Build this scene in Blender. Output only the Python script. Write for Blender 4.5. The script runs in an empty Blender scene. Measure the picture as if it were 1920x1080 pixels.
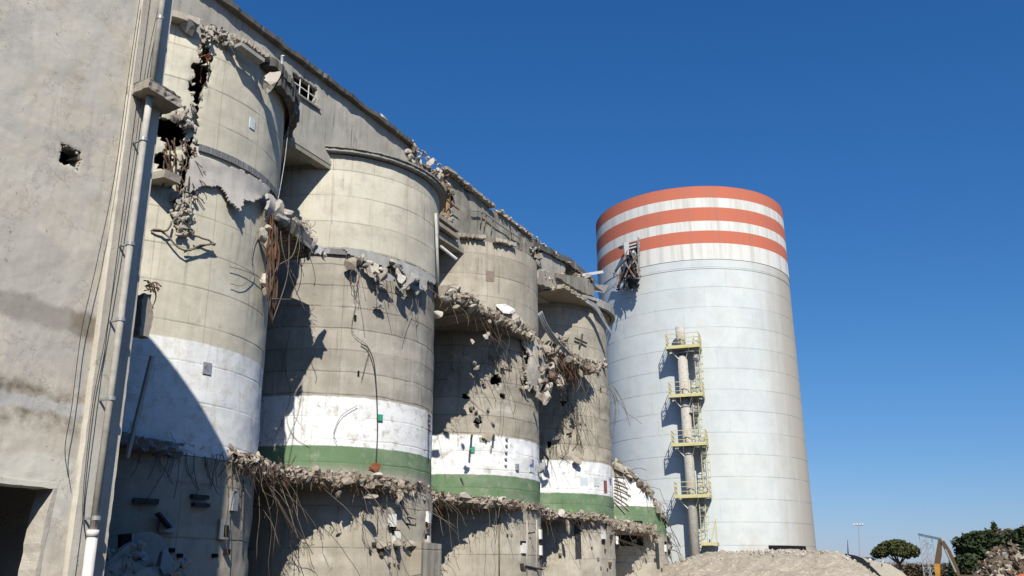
import bpy, math, random
from math import sin, cos, pi, radians, atan2, sqrt, hypot
from mathutils import Vector, Matrix, noise
sc = bpy.context.scene
COL = sc.collection

# ------------------------------------------------------------------ camera
F = 1739.44; PITCH = 0.3072; PSI = 0.4503; ROLL = -0.0066; Z0 = 1.6
_fw = Vector((-sin(PSI)*cos(PITCH), cos(PSI)*cos(PITCH), sin(PITCH)))
_rt = Vector((cos(PSI), sin(PSI), 0)); _up = _rt.cross(_fw)
CR = cos(ROLL)*_rt + sin(ROLL)*_up
CU = -sin(ROLL)*_rt + cos(ROLL)*_up
cam = bpy.data.cameras.new('camera'); cam.sensor_width = 36; cam.lens = F/1920*36; cam.clip_end = 5000
camo = bpy.data.objects.new('camera', cam); COL.objects.link(camo)
camo.matrix_world = Matrix(((CR.x, CU.x, -_fw.x, 0), (CR.y, CU.y, -_fw.y, 0), (CR.z, CU.z, -_fw.z, Z0), (0, 0, 0, 1)))
sc.camera = camo
# ------------------------------------------------------------------ light
SAZ = radians(33.6); SEL = radians(41.5)
w = bpy.data.worlds.new('World'); sc.world = w; w.use_nodes = True
nt = w.node_tree; bg = nt.nodes['Background']
sky = nt.nodes.new('ShaderNodeTexSky'); sky.sky_type = 'NISHITA'; sky.sun_disc = False
sky.sun_elevation = SEL; sky.sun_rotation = pi-SAZ
sky.altitude = 0; sky.air_density = 1.0; sky.dust_density = 0.4; sky.ozone_density = 3.0
bg.inputs[1].default_value = 0.09
# deeper, cleaner blue than the default atmosphere: one response curve per colour channel
sp_ = nt.nodes.new('ShaderNodeSeparateColor'); cb_ = nt.nodes.new('ShaderNodeCombineColor'); nt.links.new(sky.outputs[0], sp_.inputs[0])
for k_, (a_, g_) in enumerate(((.70, 1.42), (.65, .95), (.87, .77))):
    m0 = nt.nodes.new('ShaderNodeMath'); m0.operation = 'MULTIPLY'; nt.links.new(sp_.outputs[k_], m0.inputs[0]); m0.inputs[1].default_value = .09
    m1 = nt.nodes.new('ShaderNodeMath'); m1.operation = 'POWER'; nt.links.new(m0.outputs[0], m1.inputs[0]); m1.inputs[1].default_value = g_
    m2 = nt.nodes.new('ShaderNodeMath'); m2.operation = 'MULTIPLY'; nt.links.new(m1.outputs[0], m2.inputs[0]); m2.inputs[1].default_value = a_/.09
    nt.links.new(m2.outputs[0], cb_.inputs[k_])
nt.links.new(cb_.outputs[0], bg.inputs[0])
sl = bpy.data.lights.new('sun', 'SUN'); sl.energy = 5.0; sl.angle = radians(0.5); sl.color = (1, .95, .86)
so = bpy.data.objects.new('sun', sl); COL.objects.link(so)
SD = Vector((-sin(SAZ)*cos(SEL), cos(SAZ)*cos(SEL), -sin(SEL)))      # travel direction
so.rotation_euler = SD.to_track_quat('-Z', 'Y').to_euler()
sc.view_settings.view_transform = 'Standard'; sc.view_settings.look = 'None'
sc.view_settings.exposure = 0.2; sc.view_settings.gamma = 1

sc.cycles.max_bounces = 4; sc.cycles.diffuse_bounces = 1; sc.cycles.sample_clamp_indirect = 4

# ------------------------------------------------------------------ geometry of the place
D = 22.0; R = 4.2084
LY = [18.80, 28.76, 38.71, 48.66, 58.61]
ZM = 12.45     # middle floor
ZM1 = 13.05
ZM0 = 13.3   # its joint on the cracked silo
ZB = 4.95      # lower floor
ZT = 16.75     # top of drums
BC = (-20.99, 82.37); BR = 8.78; BH = 34.45

def ray(x, y):
    return (CR*((x-960)/F) + CU*((540-y)/F) + _fw)
def PX(x, y, X):
    d = ray(x, y); t = X/d.x; return Vector((X, d.y*t, d.z*t+Z0))
def PY(x, y, Y):
    d = ray(x, y); t = Y/d.y; return Vector((d.x*t, Y, d.z*t+Z0))
def cyl(x, y, cx, cy, r):
    d = ray(x, y); a = d.x**2+d.y**2; b = -(d.x*cx+d.y*cy); c = cx*cx+cy*cy-r*r
    disc = max(b*b-a*c, 0); t = (-b-sqrt(disc))/a
    return Vector((d.x*t, d.y*t, d.z*t+Z0))
def S(i, x, y, dr=0.0):
    return cyl(x, y, -D, LY[i], R+dr)
def BIG(x, y, dr=0.0):
    return cyl(x, y, BC[0], BC[1], BR+dr)
def nz(v, s=1.0): return noise.noise(Vector(v)*s)

# ------------------------------------------------------------------ materials
class NT:
    def __init__(s, name):
        s.mat = bpy.data.materials.new(name); s.mat.use_nodes = True
        s.t = s.mat.node_tree; s.b = s.t.nodes['Principled BSDF']; s.b.inputs['Roughness'].default_value = .9
        s.b.inputs['Specular IOR Level'].default_value = .25
        s.tc = s.t.nodes.new('ShaderNodeTexCoord').outputs['Object']
    def put(s, inp, v):
        if v is None: return
        if hasattr(v, 'is_linked') or hasattr(v, 'links'): s.t.links.new(v, inp)
        elif isinstance(v, (tuple, list)) and len(v) == 3 and inp.type == 'RGBA': inp.default_value = (*v, 1)
        else: inp.default_value = v
    def m(s, op, a, b=None, c=None, clamp=False):
        n = s.t.nodes.new('ShaderNodeMath'); n.operation = op; n.use_clamp = clamp
        s.put(n.inputs[0], a); s.put(n.inputs[1], b); s.put(n.inputs[2], c); return n.outputs[0]
    def comb(s, x, y, z):
        n = s.t.nodes.new('ShaderNodeCombineXYZ')
        for k, v in enumerate((x, y, z)): s.put(n.inputs[k], v)
        return n.outputs[0]
    def sep(s, v):
        n = s.t.nodes.new('ShaderNodeSeparateXYZ'); s.put(n.inputs[0], v); return n.outputs
    def noise(s, vec, scale, detail=4, rough=.6, dist=0):
        n = s.t.nodes.new('ShaderNodeTexNoise'); s.put(n.inputs['Vector'], vec)
        n.inputs['Scale'].default_value = scale; n.inputs['Detail'].default_value = detail
        n.inputs['Roughness'].default_value = rough; n.inputs['Distortion'].default_value = dist
        return n.outputs['Fac']
    def white(s, v):
        n = s.t.nodes.new('ShaderNodeTexWhiteNoise'); n.noise_dimensions = '1D'; s.put(n.inputs['W'], v); return n.outputs['Value']
    def rng(s, f, a, b, c=0., d=1.):
        n = s.t.nodes.new('ShaderNodeMapRange'); s.put(n.inputs[0], f)
        for k, v in zip((1, 2, 3, 4), (a, b, c, d)): s.put(n.inputs[k], v)
        return n.outputs[0]
    def mix(s, f, a, b, mode='MIX'):
        n = s.t.nodes.new('ShaderNodeMix'); n.data_type = 'RGBA'; n.blend_type = mode
        s.put(n.inputs[0], f); s.put(n.inputs[6], a); s.put(n.inputs[7], b); return n.outputs[2]
    def out(s, col, rough=None, h=None, bump=.3, dist=.05, metal=None):
        s.put(s.b.inputs['Base Color'], col); s.put(s.b.inputs['Roughness'], rough)
        if metal is not None: s.b.inputs['Metallic'].default_value = metal
        if h is not None:
            n = s.t.nodes.new('ShaderNodeBump'); n.inputs['Strength'].default_value = bump; n.inputs['Distance'].default_value = dist
            s.put(n.inputs['Height'], h); s.t.links.new(n.outputs[0], s.b.inputs['Normal'])
        return s.mat

def concrete(name, c1, c2, dark, Rr=None, pour=0, pourk=.35, panel=0, bands=(), streak=.35, bump=.35, seed=0., wob=.05, light=(.62, .6, .56), lightk=.3, patch=None, tone=.12, off=0.0):
    """weathered board-marked concrete; Rr = radius when the surface is a drum, None when it is flat"""
    n = NT(name); x, y, z = n.sep(n.tc)
    if Rr: u = n.m('MULTIPLY', n.m('ARCTAN2', y, x), Rr)
    else: u = n.m('ADD', y, n.m('MULTIPLY', x, .7))
    us = n.m('ADD', u, seed*13.7+40)
    v3 = n.comb(us, seed*3.1, z)
    big = n.noise(v3, .35, 5, .6); mid = n.noise(v3, 1.7, 6, .65); fine = n.noise(v3, 14, 4, .7)
    st = n.noise(n.comb(n.m('MULTIPLY', us, 2.4), seed, n.m('MULTIPLY', z, .16)), 1.0, 5, .6)
    col = n.mix(n.rng(big, .38, .62), c1, c2)
    col = n.mix(n.m('MULTIPLY', n.rng(mid, .5, .72), .55), col, dark)
    col = n.mix(n.m('MULTIPLY', n.rng(st, .50, .75), streak), col, dark)
    col = n.mix(n.m('MULTIPLY', n.rng(st, .44, .28), lightk), col, light)
    col = n.mix(n.m('MULTIPLY', n.rng(fine, .55, .8), .25), col, dark)
    dr = n.noise(n.comb(n.m('MULTIPLY', us, 6.5), seed+3, n.m('MULTIPLY', z, .42)), 1.0, 5, .65, .3)
    drk = n.m('MULTIPLY', n.m('MULTIPLY', n.rng(dr, .53, .66), n.rng(n.noise(v3, .55, 4, .6), .44, .60)), min(1, streak*1.25))
    col = n.mix(drk, col, tuple(a*.62 for a in dark))
    chip = n.m('MULTIPLY', n.rng(n.noise(v3, 2.7, 8, .78), .63, .66), .35 if streak else 0)
    col = n.mix(chip, col, tuple(a*.7 for a in dark))
    h = n.m('SUBTRACT', n.m('ADD', n.m('MULTIPLY', mid, .6), n.m('MULTIPLY', fine, .22)), n.m('MULTIPLY', chip, .8))
    if pour:
        zz = n.m('ADD', n.m('ADD', z, off), n.m('MULTIPLY', n.m('SUBTRACT', n.noise(v3, .8, 3), .5), wob*4))
        k = n.m('DIVIDE', zz, pour); fr = n.m('FRACT', k); fl = n.m('FLOOR', k)
        ln = n.m('MAXIMUM', n.rng(fr, 0, .05/pour, 1, 0), n.rng(fr, 1-.02/pour, 1, 0, 1))
        lnk = n.m('MULTIPLY', ln, n.m('MULTIPLY', n.rng(n.noise(v3, .9, 3), .36, .55, .25, 1), n.rng(n.white(fl), 0, 1, .4, 1)))
        col = n.mix(n.m('MULTIPLY', lnk, pourk), col, n.mix(1., col, (.30, .27, .23), 'MULTIPLY'))
        tn = n.rng(n.white(n.m('ADD', fl, seed+.5)), 0, 1, 1-tone, 1+tone*.6)
        col = n.mix(1., col, n.comb(tn, tn, n.m('MULTIPLY', tn, .99)), 'MULTIPLY')
        h = n.m('SUBTRACT', h, n.m('MULTIPLY', lnk, .6))
        if panel:
            up = n.m('DIVIDE', n.m('ADD', u, 100), panel); uf = n.m('FRACT', up)
            vl = n.m('MULTIPLY', n.rng(uf, 0, .035/panel, 1, 0), n.rng(n.white(n.m('ADD', n.m('FLOOR', up), n.m('MULTIPLY', fl, 7.3))), .0, .6, .35, 1))
            col = n.mix(n.m('MULTIPLY', vl, .75), col, n.mix(1., col, (.45, .40, .33), 'MULTIPLY'))
            blot = n.noise(v3, .8, 7, .7, .4); col = n.mix(n.m('MULTIPLY', n.rng(blot, .50, .60), .32), col, dark)
            col = n.mix(n.m('MULTIPLY', n.rng(blot, .42, .34), .35), col, light)
    elif panel:
        uf = n.m('FRACT', n.m('DIVIDE', n.m('ADD', u, 100), panel))
        vl = n.rng(uf, 0, .025/panel, 1, 0)
        col = n.mix(n.m('MULTIPLY', vl, .4), col, (.1, .09, .08))
    zn = n.m('ADD', z, n.m('MULTIPLY', n.m('SUBTRACT', n.noise(v3, 2.2, 4), .5), .10))
    for (z0, z1, c, wear, fade) in bands:
        inb = n.m('MULTIPLY', n.rng(zn, z0-.02, z0+.02), n.rng(zn, z1-.02, z1+.02, 1, 0))
        wr = n.rng(n.noise(v3, 3.1, 7, .7), .62-wear*.25, .72-wear*.1, 1, .25)
        if fade: wr = n.m('MULTIPLY', wr, n.rng(n.m('ADD', z, n.m('MULTIPLY', n.m('SUBTRACT', big, .5), fade*1.6)), z0, z0+fade, .25, 1))
        cc = n.mix(n.m('MULTIPLY', n.rng(st, .5, .7), .22), c, tuple(a*.62 for a in c))
        cc = n.mix(n.m('MULTIPLY', n.rng(n.noise(v3, .9, 5), .48, .66), .16), cc, (.5, .47, .4))
        cc = n.mix(n.m('MULTIPLY', drk, .75), cc, tuple(a*.5 for a in c))
        cc = n.mix(n.m('MULTIPLY', chip, 1.6), cc, dark)
        col = n.mix(n.m('MULTIPLY', inb, wr), col, cc)
    if patch: col = patch(n, col, u, z, v3, st, mid)
    return n.out(col, .92, h, bump, .05)

def lin(r, g, b): return tuple(((c/255)/12.92 if c/255 < .04045 else ((c/255+.055)/1.055)**2.4) for c in (r, g, b))
def plain(name, c, rough=.6, metal=None, var=.25, scale=6, rust=None):
    n = NT(name); f = n.noise(n.tc, scale, 5, .65)
    col = n.mix(n.rng(f, .35, .7), c, tuple(a*(1-var) for a in c))
    if rust: col = n.mix(n.rng(n.noise(n.tc, scale*.5, 6, .7), 1-rust, 1.08-rust), col, lin(110, 62, 38))
    return n.out(col, rough, f, .2, .02, metal)

WHITE = (.78, .78, .76); GREEN = (.135, .215, .115)
def s1patch(n, col, u, z, v3, st, mid): return col
M_UP = [concrete('cream_drum_concrete_%d' % i, *cs, Rr=R, pour=1.02, pourk=.75, panel=1.5, seed=i, streak=.5, bump=.35, wob=.008, tone=.09, off=.2)
        for i, cs in enumerate([((.53, .49, .39), (.62, .575, .46), (.39, .36, .295)), ((.50, .465, .375), (.60, .56, .46), (.35, .32, .26)),
                                ((.36, .32, .255), (.43, .385, .31), (.25, .22, .175)), ((.33, .315, .255), (.43, .385, .31), (.24, .215, .18))])]
M_LO = []
for i, cs in enumerate([((.54, .50, .395), (.62, .575, .46), (.40, .37, .30)), ((.345, .315, .265), (.42, .385, .325), (.25, .225, .19)),
                        ((.35, .315, .255), (.43, .385, .31), (.25, .225, .18)), ((.36, .32, .25), (.44, .39, .305), (.25, .22, .175)), ((.42, .38, .31), (.5, .46, .38), (.3, .27, .21))]):
    bands = [(6.03 if i else 3., 7.72, WHITE, .55 if i in (0,) else .35, 0)]
    if i: bands.append((5.15 if i == 1 else 4.2, 6.03, GREEN, .25, .55 if i == 2 else .3))
    M_LO.append(concrete('lower_drum_concrete_%d' % i, *cs, Rr=R, pour=1.02 if i == 0 else .78, pourk=.7 if i == 0 else .85, panel=2.1 if i != 0 else 1.6, bands=bands, seed=i+5, streak=.55, bump=.4 if i == 0 else .6, wob=.012 if i == 0 else .04, tone=.05 if i == 0 else .08))
M_BASE = [concrete('base_concrete_%d' % i, (.40, .36, .285), (.48, .43, .345), (.28, .25, .20), Rr=R, pour=1.35, pourk=.55, panel=2.2, seed=i+11, streak=.5, bump=.5, wob=.02, tone=.08) for i in range(5)]
M_GAL = concrete('gallery_concrete', (.40, .375, .32), (.47, .44, .375), (.25, .23, .185), pour=0, panel=2.4, seed=21, streak=.6, bump=.4)
M_GALD = concrete('weathered_gallery_concrete', (.25, .235, .19), (.36, .33, .265), (.14, .13, .105), pour=0, panel=1.9, seed=24, streak=.9, bump=.5, light=(.45, .44, .40), lightk=.5)
M_ROUGH = concrete('broken_concrete', (.40, .355, .29), (.30, .26, .21), (.19, .16, .13), seed=31, streak=0, bump=.9)
M_ROUGHL = concrete('pale_broken_concrete', (.52, .48, .41), (.40, .36, .30), (.28, .25, .21), seed=33, streak=0, bump=.9)
M_ROUGHG = concrete('grey_broken_concrete', (.27, .265, .25), (.34, .33, .31), (.16, .155, .15), seed=35, streak=0, bump=.7)
M_FASCIA = concrete('torn_fascia', (.40, .345, .275), (.28, .235, .185), (.15, .12, .095), seed=43, streak=0, bump=1., light=(.5, .46, .4), lightk=.3)
M_DARK = concrete('dark_concrete', (.10, .095, .085), (.15, .14, .12), (.06, .055, .05), seed=37, bump=.6)  # on the gap walls this dark colour stands for shade
M_BIT = concrete('bitumen_joint', (.13, .135, .14), (.22, .22, .22), (.06, .06, .065), Rr=R, seed=39, streak=.2, bump=.6, light=(.55, .55, .56), lightk=.5)
M_PLAT = concrete('grey_rendered_skin', (.40, .375, .34), (.46, .43, .39), (.30, .28, .25), Rr=R, seed=41, bump=.4)
M_REBAR = plain('rusty_rebar', (.13, .085, .06), .8, var=.5, scale=3)
M_REBARG = plain('dusty_rebar', (.20, .165, .13), .8, var=.4, scale=3)
M_RUST = plain('bright_rust', (.24, .085, .035), .8, var=.5, scale=5)
M_STEEL = plain('galvanised_steel', (.38, .39, .39), .5, .3, var=.35, scale=5, rust=.36)
M_DSTEEL = plain('dark_steel', (.07, .07, .075), .6, .3, var=.4)
M_PIPE = plain('pale_pipe', (.50, .47, .41), .8, var=.3, scale=5, rust=.36)
M_WPIPE = plain('white_plastic_pipe', (.66, .62, .58), .6, var=.15, rust=.28)
M_WIRE = plain('black_cable', (.05, .047, .045), .7)
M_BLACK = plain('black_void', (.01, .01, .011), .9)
M_YELLOW = plain('yellow_rail_paint', (.62, .56, .28), .6, var=.3, scale=9)
M_WBOX = plain('white_fixture', (.74, .73, .69), .5, var=.15)
M_GPLATE = plain('green_notice', (.05, .33, .20), .5, var=.2, scale=40)
M_BPLATE = plain('blue_notice', (.17, .19, .42), .5, var=.4, scale=30)
M_GREYP = plain('pale_grey_notice', (.60, .66, .66), .5, var=.18, scale=25)
M_RED = plain('faded_red_panel', (.30, .10, .095), .6, var=.25, scale=6)
M_WRECK = plain('grimy_steel', (.27, .24, .21), .8, var=.5, scale=4, rust=.5)
M_PAINT = plain('black_stencil_paint', (.02, .016, .012), .8)
M_WOOD = plain('weathered_timber', (.40, .27, .15), .8, var=.4, scale=5)

def big_mat():
    n = NT('painted_big_silo'); x, y, z = n.sep(n.tc)
    th = n.m('ARCTAN2', y, x); u = n.m('MULTIPLY', th, BR); v3 = n.comb(n.m('ADD', u, 60), 0., z)
    big = n.noise(v3, .16, 5, .6); mid = n.noise(v3, .9, 6, .65); fine = n.noise(v3, 8, 4, .6)
    st = n.noise(n.comb(n.m('MULTIPLY', u, 1.6), 3., n.m('MULTIPLY', z, .10)), 1., 6, .65)
    col = n.mix(n.rng(big, .35, .65), (.53, .575, .58), (.60, .625, .60))
    col = n.mix(n.m('MULTIPLY', n.rng(mid, .46, .7), .5), col, (.45, .49, .50))
    col = n.mix(n.m('MULTIPLY', n.rng(n.noise(v3, .45, 7, .7, .5), .5, .62), .3), col, (.50, .49, .44))
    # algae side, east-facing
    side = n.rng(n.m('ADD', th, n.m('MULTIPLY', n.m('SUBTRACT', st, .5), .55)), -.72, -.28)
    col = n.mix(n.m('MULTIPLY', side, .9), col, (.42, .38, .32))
    col = n.mix(n.m('MULTIPLY', n.rng(st, .52, .75), .16), col, (.45, .45, .40))
    col = n.mix(n.m('MULTIPLY', n.rng(z, 6., 3., 0, .45), n.rng(mid, .4, .6)), col, (.48, .43, .33))
    # pour joints
    k = n.m('DIVIDE', n.m('SUBTRACT', z, .68), 1.752); fr = n.m('FRACT', k); fl = n.m('FLOOR', k)
    ln = n.rng(fr, 0, .045, 1, 0)
    lnk = n.m('MULTIPLY', ln, n.rng(n.noise(v3, .5, 3), .35, .55, .35, 1))
    up = n.m('ADD', n.m('DIVIDE', u, 5.9), n.m('ADD', n.white(fl), 20)); uf = n.m('FRACT', up)
    vl = n.m('MULTIPLY', n.rng(uf, 0, .014, 1, 0), n.rng(mid, .4, .6, .3, .9))
    lo = n.m('LESS_THAN', z, 27.7)
    pt = n.rng(n.white(n.m('ADD', n.m('MULTIPLY', fl, 3.7), n.m('FLOOR', up))), 0, 1, .97, 1.02)
    col = n.mix(lo, col, n.mix(1., col, n.comb(pt, pt, pt), 'MULTIPLY'))
    col = n.mix(n.m('MULTIPLY', n.m('MULTIPLY', n.m('MAXIMUM', lnk, vl), lo), .38), col, (.22, .23, .23))
    # top bands
    wh = n.mix(n.m('MULTIPLY', n.rng(st, .46, .62), .65), (.66, .655, .62), (.44, .425, .37))
    inw = n.m('GREATER_THAN', z, 27.7)
    col = n.mix(inw, col, wh)
    red = n.mix(n.m('MULTIPLY', n.rng(st, .46, .66), .5), (.52, .15, .09), (.38, .155, .11))
    lap = n.rng(n.m('FRACT', n.m('DIVIDE', n.m('ADD', u, 100), .62)), 0, .06, 1, 0)
    for a, b in ((33.35, 40), (31.2, 32.45), (29.15, 30.3)):
        col = n.mix(n.m('MULTIPLY', n.m('GREATER_THAN', z, a), n.m('LESS_THAN', z, b)), col, red)
    col = n.mix(n.m('MULTIPLY', n.m('MULTIPLY', lap, inw), n.rng(n.noise(v3, .8, 3), .4, .6, 0, .5)), col, (.32, .28, .24))
    # pock marks near the foot
    pk = n.m('MULTIPLY', n.rng(n.noise(v3, 1.6, 6, .75), .66, .70), n.rng(z, 8.5, 6.5, 0, .7))
    col = n.mix(pk, col, (.22, .21, .19))
    h = n.m('SUBTRACT', n.m('MULTIPLY', mid, .5), n.m('MULTIPLY', n.m('MULTIPLY', lnk, lo), .7))
    return n.out(col, .8, n.m('ADD', h, n.m('MULTIPLY', fine, .1)), .4, .06)
M_BIG = big_mat()

def facade_mat():
    def patch(n, col, u, z, v3, st, mid):
        wob = n.m('MULTIPLY', n.m('SUBTRACT', n.noise(v3, 2.6, 5, .6), .5), .42)
        zz = n.m('ADD', z, wob)
        def band(a, b, s): return n.m('MULTIPLY', n.rng(zz, a-s, a+s), n.rng(zz, b-s, b+s, 1, 0))
        x, y, _ = n.sep(n.tc)
        left = n.rng(n.m('ADD', y, wob), 9.62, 9.50, 0, 1)          # plaster left of the pilaster
        brown = (.20, .155, .105)
        k = n.m('MULTIPLY', band(5.26, 5.66, .05), n.rng(n.m('ADD', y, wob), 9.62, 9.42))
        col = n.mix(n.m('MULTIPLY', k, .8), col, brown)
        k = n.m('MULTIPLY', band(3.78, 4.42, .08), n.rng(n.m('ADD', y, wob), 9.7, 9.35))
        col = n.mix(n.m('MULTIPLY', n.m('MULTIPLY', k, n.rng(n.noise(v3, 2.2, 6, .7), .36, .58)), .9), col, brown)
        k = n.m('MULTIPLY', band(4.04, 4.22, .03), n.rng(n.m('ADD', y, wob), 9.6, 9.3))
        col = n.mix(n.m('MULTIPLY', k, .85), col, (.56, .54, .50))
        k = n.m('MULTIPLY', n.m('MULTIPLY', n.rng(n.m('ABSOLUTE', n.m('SUBTRACT', n.m('ADD', y, n.m('MULTIPLY', wob, .3)), 9.50)), .05, .0), n.rng(z, 5.5, 5.4)), n.rng(z, 3.9, 4.0))
        col = n.mix(n.m('MULTIPLY', k, .6), col, brown)
        k = n.m('MULTIPLY', band(2.4, 3.42, .03), n.rng(n.m('ADD', y, wob), 9.95, 9.85))
        col = n.mix(n.m('MULTIPLY', k, .9), col, (.70, .66, .56))
        k = n.m('MULTIPLY', n.rng(z, 6.2, 8.2), n.rng(n.noise(v3, 1.0, 7, .65, .6), .47, .53))
        col = n.mix(n.m('MULTIPLY', k, .6), col, (.58, .55, .48))
        k = n.m('MULTIPLY', n.rng(n.noise(v3, .55, 6, .6, .8), .50, .56), .5)
        col = n.mix(k, col, (.46, .44, .39))
        cr = n.rng(n.m('ABSOLUTE', n.m('SUBTRACT', n.noise(v3, .8, 7, .6), .5)), .006, 0., 0, .4)
        col = n.mix(cr, col, (.2, .18, .15))
        pits = n.rng(n.noise(v3, 9, 3, .6), .68, .73, 0, .6)
        col = n.mix(pits, col, (.16, .14, .11))
        return col
    return concrete('worn_facade_render', (.57, .51, .41), (.68, .615, .50), (.42, .37, .295), seed=51, streak=.25, bump=.3, patch=patch, lightk=.3)
M_FAC = facade_mat()
M_PIL = concrete('pilaster_concrete', (.52, .475, .39), (.60, .55, .455), (.32, .28, .23), seed=53, streak=.8, bump=.5, lightk=.6)

# ------------------------------------------------------------------ mesh helpers
def _ico(lv=1):
    t = (1+5**.5)/2
    v = [Vector(p).normalized() for p in ((-1, t, 0), (1, t, 0), (-1, -t, 0), (1, -t, 0), (0, -1, t), (0, 1, t), (0, -1, -t), (0, 1, -t), (t, 0, -1), (t, 0, 1), (-t, 0, -1), (-t, 0, 1))]
    f = [(0, 11, 5), (0, 5, 1), (0, 1, 7), (0, 7, 10), (0, 10, 11), (1, 5, 9), (5, 11, 4), (11, 10, 2), (10, 7, 6), (7, 1, 8), (3, 9, 4), (3, 4, 2), (3, 2, 6), (3, 6, 8), (3, 8, 9), (4, 9, 5), (2, 4, 11), (6, 2, 10), (8, 6, 7), (9, 8, 1)]
    if lv == 0: return v, f
    c = {}; nf = []
    def mid(a, b):
        k = (min(a, b), max(a, b))
        if k not in c: v.append(((v[a]+v[b])/2).normalized()); c[k] = len(v)-1
        return c[k]
    for a, b, d in f:
        x, y, z = mid(a, b), mid(b, d), mid(d, a); nf += [(a, x, z), (b, y, x), (d, z, y), (x, y, z)]
    return v, nf
IV, IF = _ico(); IV0, IF0 = _ico(0)

class MB:
    def __init__(s): s.v = []; s.f = []
    def add(s, vs, fs):
        o = len(s.v); s.v += [Vector(p) for p in vs]; s.f += [tuple(i+o for i in f) for f in fs]; return s
    def box(s, lo, hi, rot=None, c=None, jit=0, rg=None):
        lo = Vector(lo); hi = Vector(hi); c = (lo+hi)/2 if c is None else Vector(c)
        vs = [Vector((x, y, z)) for x in (lo.x, hi.x) for y in (lo.y, hi.y) for z in (lo.z, hi.z)]
        if rg: vs = [p+Vector([rg.uniform(-jit, jit) for _ in range(3)]) for p in vs]
        if rot is not None: vs = [c+rot@(p-c) for p in vs]
        return s.add(vs, [(0, 1, 3, 2), (4, 6, 7, 5), (0, 4, 5, 1), (2, 3, 7, 6), (0, 2, 6, 4), (1, 5, 7, 3)])
    def bar(s, a, b, wd, ht=None, upv=(0, 0, 1)):
        a = Vector(a); b = Vector(b); ht = ht or wd; d = (b-a).normalized(); u = Vector(upv)
        if abs(d.dot(u)) > .95: u = Vector((1, 0, 0))
        r = d.cross(u).normalized(); u = r.cross(d)
        vs = [p+r*(i*wd/2)+u*(j*ht/2) for p in (a, b) for i, j in ((-1, -1), (1, -1), (1, 1), (-1, 1))]
        return s.add(vs, [(0, 1, 2, 3), (7, 6, 5, 4), (0, 4, 5, 1), (1, 5, 6, 2), (2, 6, 7, 3), (3, 7, 4, 0)])
    def tube(s, pts, r, n=6, cap=True, r2=None):
        pts = [Vector(p) for p in pts]; N = len(pts); ref = Vector((.31, .17, .93)); rings = []
        for k, p in enumerate(pts):
            d = (pts[min(k+1, N-1)]-pts[max(k-1, 0)])
            d = d.normalized() if d.length > 1e-9 else Vector((0, 0, 1))
            a = d.cross(ref); a = a.normalized() if a.length > 1e-3 else d.cross(Vector((1, 0, 0))).normalized(); b = d.cross(a)
            rr = r if r2 is None else r+(r2-r)*k/(N-1)
            rings.append([p+(a*cos(2*pi*j/n)+b*sin(2*pi*j/n))*rr for j in range(n)])
        vs = [q for rg_ in rings for q in rg_]
        fs = [(k*n+j, (k+1)*n+j, (k+1)*n+(j+1) % n, k*n+(j+1) % n) for k in range(N-1) for j in range(n)]
        if cap: fs += [tuple(range(n)), tuple(reversed(range((N-1)*n, N*n)))]
        return s.add(vs, fs)
    def rock(s, c, size, rg, cuts=7):
        """angular broken lump: a few random points on a flattened ball, closed over an icosahedron net"""
        from mathutils import Euler
        c = Vector(c); sz = Vector(size) if hasattr(size, '__len__') else Vector((size, size*rg.uniform(.5, .95), size*rg.uniform(.28, .75)))
        ro = Euler((rg.uniform(0, 6.3), rg.uniform(0, 6.3), rg.uniform(0, 6.3))).to_matrix()
        big = max(sz) > .16; V_, F_ = (IV, IF) if big else (IV0, IF0); vs = []
        pl = [(Vector((rg.gauss(0, 1), rg.gauss(0, 1), rg.gauss(0, 1))).normalized(), rg.uniform(.25, .7)) for _ in range(6 if big else 3)]
        sd = Vector((rg.uniform(-9, 9), rg.uniform(-9, 9), 0))
        for p in V_:
            q = p*(rg.uniform(.62, 1.15) if not big else 1+.45*noise.noise(p*1.9+sd)+rg.uniform(-.07, .07))
            for nn, d in pl:
                e = q.dot(nn)-d
                if e > 0: q = q-nn*e
            vs.append(c+ro@Vector((q.x*sz.x*1.25, q.y*sz.y*1.25, q.z*sz.z*1.25)))
        return s.add(vs, F_)
    def poly(s, pts, ext, jag=0, step=.2, rg=None, layers=2):
        """jagged plate: outline pts (3D, roughly planar) extruded by ext, rough side"""
        pts = [Vector(p) for p in pts]; ext = Vector(ext); P = []
        c0 = sum(pts, Vector())/len(pts); nrm = ext.normalized()
        for k in range(len(pts)):
            a, b = pts[k], pts[(k+1) % len(pts)]; nn = max(1, int((b-a).length/step)) if jag else 1
            sd = (b-a).cross(nrm).normalized()
            for j in range(nn):
                q = a.lerp(b, j/nn)
                if jag: q = q+sd*(rg.gauss(0, jag) if j else rg.gauss(0, jag*.4))
                P.append(q)
        N = len(P); vs = []
        for L in range(layers+1):
            for q in P:
                o = Vector((rg.gauss(0, jag), rg.gauss(0, jag), rg.gauss(0, jag)))*.5 if (jag and 0 < L < layers) else Vector()
                vs.append(q+ext*(L/layers)+o)
        fs = [tuple(reversed(range(N))), tuple(range(layers*N, (layers+1)*N))]
        for L in range(layers):
            for j in range(N): fs.append((L*N+j, L*N+(j+1) % N, (L+1)*N+(j+1) % N, (L+1)*N+j))
        return s.add(vs, fs)
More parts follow.
